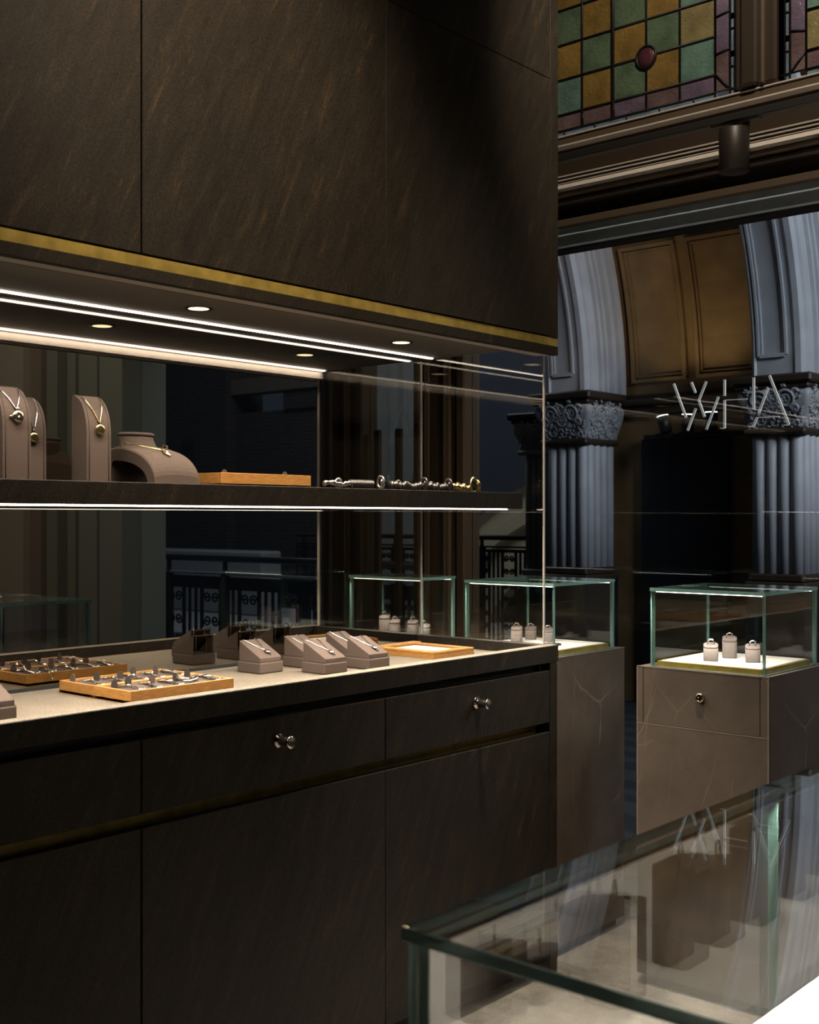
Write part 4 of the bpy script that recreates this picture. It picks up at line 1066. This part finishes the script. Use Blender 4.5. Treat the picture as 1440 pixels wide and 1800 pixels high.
# --- chunky bracelets lying along the shelf edge
def shelf_bracelet(y0, y1, x, label, mats, kind):
    o = empty('bracelet', (x, (y0+y1)/2, ZS), label, 'bracelet', 'chunky bracelets on the shelf')
    L_ = (y1-y0)/2
    m = MB(); rnd = random.Random(int(y0*100))
    n = 46
    pts = [(0.012*math.sin(k/n*PI*2.2), -L_+2*L_*k/n, 0.0065+0.0015*math.sin(k*0.5)) for k in range(n+1)]
    if kind == 'beads':
        for k in range(0, 14): m.tube([(0.0, L_*(-0.15+k*0.058)-0.0032, 0.0072), (0.0, L_*(-0.15+k*0.058), 0.0072), (0.0, L_*(-0.15+k*0.058)+0.0032, 0.0072)], [0.003, 0.0068, 0.003], 10, mi=1)
        m.tube(pts[:n//2], [0.0042 if k % 4 < 2 else 0.0028 for k in range(n//2)], 8)
    else:
        m.tube(pts, [0.0062 if k % 3 else 0.0032 for k in range(n+1)], 9)
    m.build('strand', mats, o)
    m = MB()
    # clasp and charm
    m.tube([(0.002, L_*0.78, 0.0125+0.0001)] and [(0.003+0.008*math.cos(t*PI/8), L_*0.86, 0.0105+0.0085*math.sin(t*PI/8)) for t in range(16)], 0.0026, 6, closed=True)
    cl = m.build('clasp', mats[0], o)
    m = MB(); m.tube([(0.002, -L_*0.55+0.012*math.cos(t*PI/8), 0.0075+0.006*math.sin(t*PI/8)) for t in range(16)], 0.0024, 6, closed=True)
    m.build('charm_ring', mats[0], o)
    m = MB(); m.ball((0.006, L_*0.86, 0.0105), 0.0065, 8, sc=(0.5, 1, 1)); m.build('charm', mats[0], cl)
    o.scale = (1.5, 1.0, 1.75)
    return o
shelf_bracelet(2.092, 2.312, -2.10, 'thick silver bracelet with dark beads, first of the bracelets on the shelf', ['silver', 'dark_silver'], 'beads')
shelf_bracelet(2.335, 2.480, -2.10, 'dark silver rope bracelet with toggle bar, second on the shelf', ['dark_silver', 'silver'], 'rope')
shelf_bracelet(2.487, 2.588, -2.105, 'thin oxidised silver bracelet between the rope and the gold one', ['dark_silver', 'silver'], 'rope')
o = shelf_bracelet(2.600, 2.715, -2.105, 'gold bracelet with square black stone, last on the shelf', ['gold', 'onyx'], 'rope')
m = MB(); m.box(0.004, 0.012, 0.018, 0.036, 0.003, 0.020, 0.003, 2); m.build('black_stone', 'onyx', o)
m = MB(); m.tube([(0.008, 0.027+0.0125*math.cos(t*PI/8), 0.0115+0.0115*math.sin(t*PI/8)) for t in range(16)], 0.0026, 6, closed=True); m.build('stone_setting', 'pale_gold', o)
m = MB(); m.cyl((0.004, 0, 0), (0.022, 0, 0.0), 0.0014, n=8)
for v_ in m.bm.verts: v_.co = Matrix.Rotation(-0.9, 3, 'Y') @ v_.co
o = m.build('toggle_bar', 'silver'); o.parent = [q for q in bpy.data.objects if q.get('label', '').startswith('dark silver rope')][0]; o.location = (0.0, -0.072, 0.003); o.rotation_euler = (0, 0, -1.2)

# ------------------------------------------------------------------ ring stands and glass vitrines
def ring(loc, mat, label, group, rz, r=0.0085, stone=0):
    o = empty('finger_ring', loc, label, 'ring', group, rz)
    m = MB(); m.tube([(r*math.cos(t*PI/14), 0, r*0.72+r*math.sin(t*PI/14)) for t in range(28)], [0.0012+0.0009*max(0, math.sin(t*PI/14)) for t in range(28)], 8, closed=True); m.build('band', mat, o)
    if stone:
        m = MB()
        for q in range(stone): m.ball(((q-(stone-1)/2)*0.0045, 0, r*1.78), 0.0029, 8)
        m.build('stone_setting', 'silver' if mat != 'gold' else 'pale_gold', o)
    return o
def ring_stand(loc, h, label, group, rz, w=0.040, d=0.036, mat='linen'):
    o = empty('ring_stand', loc, label, 'ring stand', group, rz)
    def oct_(w_, d_, z0, z1, rr=0.011, n=5):
        P_ = []
        for sx, sy, a0 in ((1, -1, -PI/2), (1, 1, 0), (-1, 1, PI/2), (-1, -1, PI)):
            for q in range(n):
                a = a0+PI/2*q/(n-1); P_.append(Vector((sx*(w_/2-rr)+rr*math.cos(a), sy*(d_/2-rr)+rr*math.sin(a), 0)))
        for p in P_: p.z = z0+(z1-z0)*(p.y/d_+0.5)
        return P_
    m = MB(); m.loft([oct_(w*0.98, d*0.98, 0, 0), oct_(w, d, 0.002, 0.002), oct_(w, d, h*0.86-0.003, h*0.86+0.005)], smooth=True); m.build('body', mat, o)
    m = MB(); m.loft([oct_(w*0.97, d*0.97, h*0.86-0.003, h*0.86+0.005), oct_(w*0.97, d*0.97, h*0.86-0.002, h*0.86+0.006)], smooth=False); sm = m
    m = MB(); m.loft([oct_(w, d, h*0.86-0.002, h*0.86+0.006), oct_(w, d, h-0.006, h+0.004), oct_(w*0.94, d*0.94, h-0.0045, h+0.0055), oct_(w*0.7, d*0.7, h-0.003, h+0.0045)], smooth=True); pt = m.build('padded_top', mat, o); sm.build('seam', 'seam', pt)
    return o
def vitrine(x0, x1, px0, px1, y0, y1, label_g, label_p, side, drawer):
    """glass box on a stone plinth; x0..x1 glass, px0..px1 plinth"""
    zt, zp, th = 1.107, 0.889, 0.009
    p = empty('stone_plinth', ((px0+px1)/2, y0, 0), label_p, 'plinth', 'stone plinths by the window')
    h = (px1-px0)/2; D = y1-y0
    m = MB(); m.box(-h, h, 0.012, D, 0.030, 0.8875, 0.001); m.build('body', 'plinth_stone', p)
    m = MB(); m.box(-h+0.02, h-0.02, 0.02, D-0.02, 0, 0.030); m.build('toe_kick', 'black_recess', p)
    m = MB(); m.box(-h, h, 0.0, 0.012, 0.030, 0.7285, 0.0008); m.box(-h, -h+0.018, 0, 0.012, 0.7295, 0.8875, 0.0006); m.box(h-0.022, h, 0, 0.012, 0.7295, 0.8875, 0.0006); m.build('front_panel', 'plinth_stone', p)
    m = MB(); m.box(-h-0.0008, -h+0.001, -0.0008, 0.001, 0.030, 0.888); m.box(h-0.001, h+0.0008, -0.0008, 0.001, 0.030, 0.888); m.box(-h, h, -0.0008, 0.001, 0.8868, 0.8885); m.box(h-0.001, h+0.0008, 0, D, 0.8868, 0.8885); m.box(-h, h, -0.0006, 0.001, 0.7282, 0.7294); m.build('pale_edges', 'stone_edge', p)
    d = MB().box(-h+0.0195, h-0.024, 0.0005, 0.012, 0.7305, 0.8860, 0.0006).build('drawer', 'plinth_stone', p)
    if drawer:
        k = MB(); k.lathe([(0.0095, 0.003), (0.0105, 0.0), (0.013, -0.002), (0.0135, -0.006), (0.0115, -0.010), (0.0085, -0.0105), (0.0085, -0.006), (0, -0.006)], 28, (0.0, 0, 0.817), 1); k.build('lock', 'pale_gold', d, True)
        k = MB(); k.lathe([(0, -0.0085), (0.006, -0.0085), (0.006, -0.005), (0, -0.005)], 20, (0, 0, 0.817), 1); k.build('keyhole', 'onyx', d)
    v = empty('glass_vitrine', ((x0+x1)/2, y0, zp), label_g, 'vitrine', 'glass vitrines on the stone plinths')
    a = (x1-x0)/2; ya = 0.006; yb = D-0.045
    H = zt-zp
    def pane(name, X0, X1, Y0, Y1, Z0, Z1, thin):
        """glass body with green edge faces; thin = axis of the thickness"""
        m = MB(); m.box(X0, X1, Y0, Y1, Z0, Z1)
        m.bm.normal_update()
        for f in m.bm.faces:
            if abs(f.normal[thin]) < 0.5: f.material_index = 1
        return m.build(name, ['clear_glass', 'glass_edge'], v)
    pane('front_pane', -a, a, ya, ya+th, 0.0005, H-th-0.0006, 1); pane('back_pane', -a, a, yb-th, yb, 0.0005, H-th-0.0006, 1)
    pane('side_pane', -a, -a+th, ya+th+0.0005, yb-th-0.0005, 0.0005, H-th-0.0006, 0); pane('side_pane', a-th, a, ya+th+0.0005, yb-th-0.0005, 0.0005, H-th-0.0006, 0)
    pane('top_pane', -a-0.002, a+0.002, ya-0.002, yb+0.002, H-th, H, 2)
    m = MB(); m.box(-a+th+0.004, a-th-0.004, ya+th+0.004, yb-th-0.004, 0.0, 0.0145); m.build('brass_tray', 'brass_strip', v)
    m = MB(); m.box(-a+th+0.012, a-th-0.012, ya+th+0.012, yb-th-0.012, 0.0145, 0.016); m.build('white_base', 'lit_base', v)
    m = MB(); m.box(-a+th+0.002, a-th-0.001, ya+th+0.0008, ya+th+0.0042, H-th-0.0030, H-th-0.0012); m.build('led_strip', 'led_case', v)
    m = MB(); m.box(-a+th+0.002, a-th-0.002, yb-th-0.004, yb-th-0.001, H-th-0.0035, H-th-0.0012); m.build('led_strip', 'led_case', v)
    cx = (x0+x1)/2
    ledlight('vitrine_led', (cx, y0+ya+th+0.012, zt-th-0.006), x1-x0-0.04, 0.006, 2.6, 160)
    return v
simple('stone_edge', (0.25, 0.205, 0.165), 0.5)
vitrine(-1.678, -1.345, -1.717, -1.331, 2.947, 3.34, 'glass vitrine with three ring stands at the right', 'brown veined stone plinth with lock drawer at the right', 1, True)
vitrine(-2.335, -2.003, -2.372, -1.992, 2.947, 3.34, 'glass vitrine half behind the end glass of the cabinet', 'brown veined stone plinth touching the cabinet end', 1, False)
vitrine(-2.837, -2.515, -2.88, -2.490, 2.947, 3.17, 'glass vitrine seen through the grey glass', 'stone plinth behind the cabinet end, seen through the grey glass', 1, False)
ZB = 0.9055
for (x, y, h, lb, mt, st) in ((-1.545, 3.050, 0.044, 'left front of the right vitrine', 'silver', 3), (-1.538, 3.150, 0.056, 'taller, at the back of the right vitrine', 'silver', 0), (-1.443, 3.095, 0.044, 'right front of the right vitrine', 'silver', 2)):
    ring_stand((x, y, ZB), h, 'rounded grey linen ring stand, '+lb, 'ring stands in the vitrines', 0.45)
    ring((x, y, ZB+h-0.0025), mt, 'silver ring on the stand, '+lb, 'rings in the vitrines', 0.45, 0.0095, st)
for (x, y, h, lb, mt, st) in ((-2.250, 3.110, 0.046, 'leftmost in the vitrine behind the end glass', 'gold', 2), (-2.262, 3.205, 0.038, 'middle of the vitrine behind the end glass', 'silver', 1), (-2.180, 3.185, 0.038, 'rightmost of the vitrine behind the end glass', 'silver', 0)):
    ring_stand((x, y, ZB), h, 'rounded grey linen ring stand, '+lb, 'ring stands in the vitrines', 0.45, 0.036, 0.032)
    ring((x, y, ZB+h-0.0025), mt, mt+' ring on the stand, '+lb, 'rings in the vitrines', 0.5, 0.009, st)
for k, (x, y, h) in enumerate(((-2.765, 3.05, 0.058), (-2.700, 3.03, 0.046), (-2.645, 3.06, 0.046), (-2.585, 3.05, 0.036))):
    ps = ('tallest, leftmost', 'second from left', 'third from left', 'shortest, rightmost')[k]
    ring_stand((x, y, ZB), h, 'grey ring stand in the vitrine behind the grey glass, '+ps, 'ring stands in the vitrines', 0.45, 0.036, 0.032)
    ring((x, y, ZB+h-0.0025), 'silver', 'silver ring in the vitrine behind the grey glass, on the stand '+ps, 'rings in the vitrines', 0.5+0.3*k, 0.010, 1+k % 2)
o = empty('jewellery_tray', (-2.105, 3.10, ZB), 'small flat dark tray in the vitrine beside the end glass', 'tray', 'oak jewellery trays')
m = MB(); m.box(-0.022, 0.022, -0.016, 0.016, 0, 0.006, 0.001); m.build('frame', 'velvet_dark', o)
m = MB(); m.box(-0.018, 0.018, -0.012, 0.012, 0.006, 0.0075); m.build('inlay', 'linen', o)

# ------------------------------------------------------------------ the long glass case in the foreground and its twin
def long_case(x0, x1, y0, y1, label, near, joints):
    o = empty('long_glass_case', (0, 0, 0), label, 'glass case', 'long glass counters')
    zt, th, zb = 0.970, 0.0115, 0.70
    def pane(name, X0, X1, Y0, Y1, Z0, Z1, thin):
        m = MB(); m.box(X0, X1, Y0, Y1, Z0, Z1, 0.0007)
        m.bm.normal_update()
        for f in m.bm.faces:
            f.material_index = 0 if abs(f.normal[thin]) > 0.9 else 1
        return m.build(name, ['case_glass' if name == 'side_pane' else 'clear_glass', 'case_edge'], o)
    pane('top_pane', x0, x1, y0, y1, zt-th, zt, 2)
    i = 0.004
    pane('end_pane', x0+i, x1-i, y0+i, y0+i+th, zb-0.03, zt-th-0.0006, 1); pane('end_pane', x0+i, x1-i, y1-i-th, y1-i, zb-0.03, zt-th-0.0006, 1)
    ys = [y0+i+th+0.0006]+joints+[y1-i-th-0.0006]
    for X in (x0+i, x1-i-th):
        for a, b2 in zip(ys[:-1], ys[1:]): pane('side_pane', X, X+th, a+0.0004, b2-0.0004, zb-0.03, zt-th-0.0006, 0)
    m = MB(); m.box(x0+i+th+0.001, x1-i-th-0.001, y0+i+th+0.001, y1-i-th-0.001, zb-0.025, zb); m.build('white_base', 'lit_base', o)
    m = MB(); m.box(x0, x1, y0, y1, 0.06, zb-0.031, 0.001); m.build('body', 'plinth_stone', o)
    m = MB(); m.box(x0+0.04, x1-0.04, y0+0.04, y1-0.04, 0, 0.06); m.build('toe_kick', 'black_recess', o)
    xl = x1-i-th-0.012 if near else x0+i+th+0.012
    m = MB(); m.box(xl-0.004, xl+0.004, y0+0.03, y1-0.03, zt-th-0.006, zt-th-0.001); m.build('led_strip', 'led_case', o)
    ledlight('case_led', (xl, (y0+y1)/2, zt-th-0.007), 0.008, y1-y0-0.06, 60 if near else 4, 150)
    if near:
        xq = x0+i+th+0.006
        m = MB(); m.box(xq-0.0045, xq+0.0045, y0+0.03, y1-0.03, zt-th-0.0035, zt-th-0.0008); m.build('led_profile', 'spot_can', o)
        ledlight('case_led', (xq, (y0+y1)/2, zt-th-0.0042), 0.006, y1-y0-0.06, 11, 90)
    return o
long_case(-0.640, -0.040, 0.726, 2.20, 'large glass counter case in the foreground at bottom right', True, [1.409])
long_case(-4.86, -4.19, 1.2, 2.84, 'glass counter case behind the grey glass at the left edge', False, [2.45])
CASE = [(-0.38, 1.155, 0.083), (-0.38, 1.250, 0.053), (-0.38, 1.365, 0.088), (-0.46, 1.300, 0.118), (-0.46, 1.470, 0.136), (-0.46, 1.580, 0.112), (-0.46, 1.700, 0.140), (-0.46, 1.850, 0.128), (-0.46, 2.000, 0.138)]
PS = ['short, nearest the near end', 'lowest of the short ones', 'short, third from the near end']+['tall, %s in the back row' % q for q in ('first', 'second', 'third', 'fourth', 'fifth', 'sixth')]
for k, (x, y, h) in enumerate(CASE):
    ring_stand((x, y, 0.7005), h, 'dark velvet ring stand mirrored in the foreground case, '+PS[k], 'ring stands in the foreground case', PI/2, 0.076, 0.055, 'velvet_dark')
    ring((x, y, 0.7005+h-0.002), 'dark_silver', 'chunky silver ring in the foreground case on the stand '+PS[k], 'rings in the foreground case', 0.9, 0.016, k % 2)
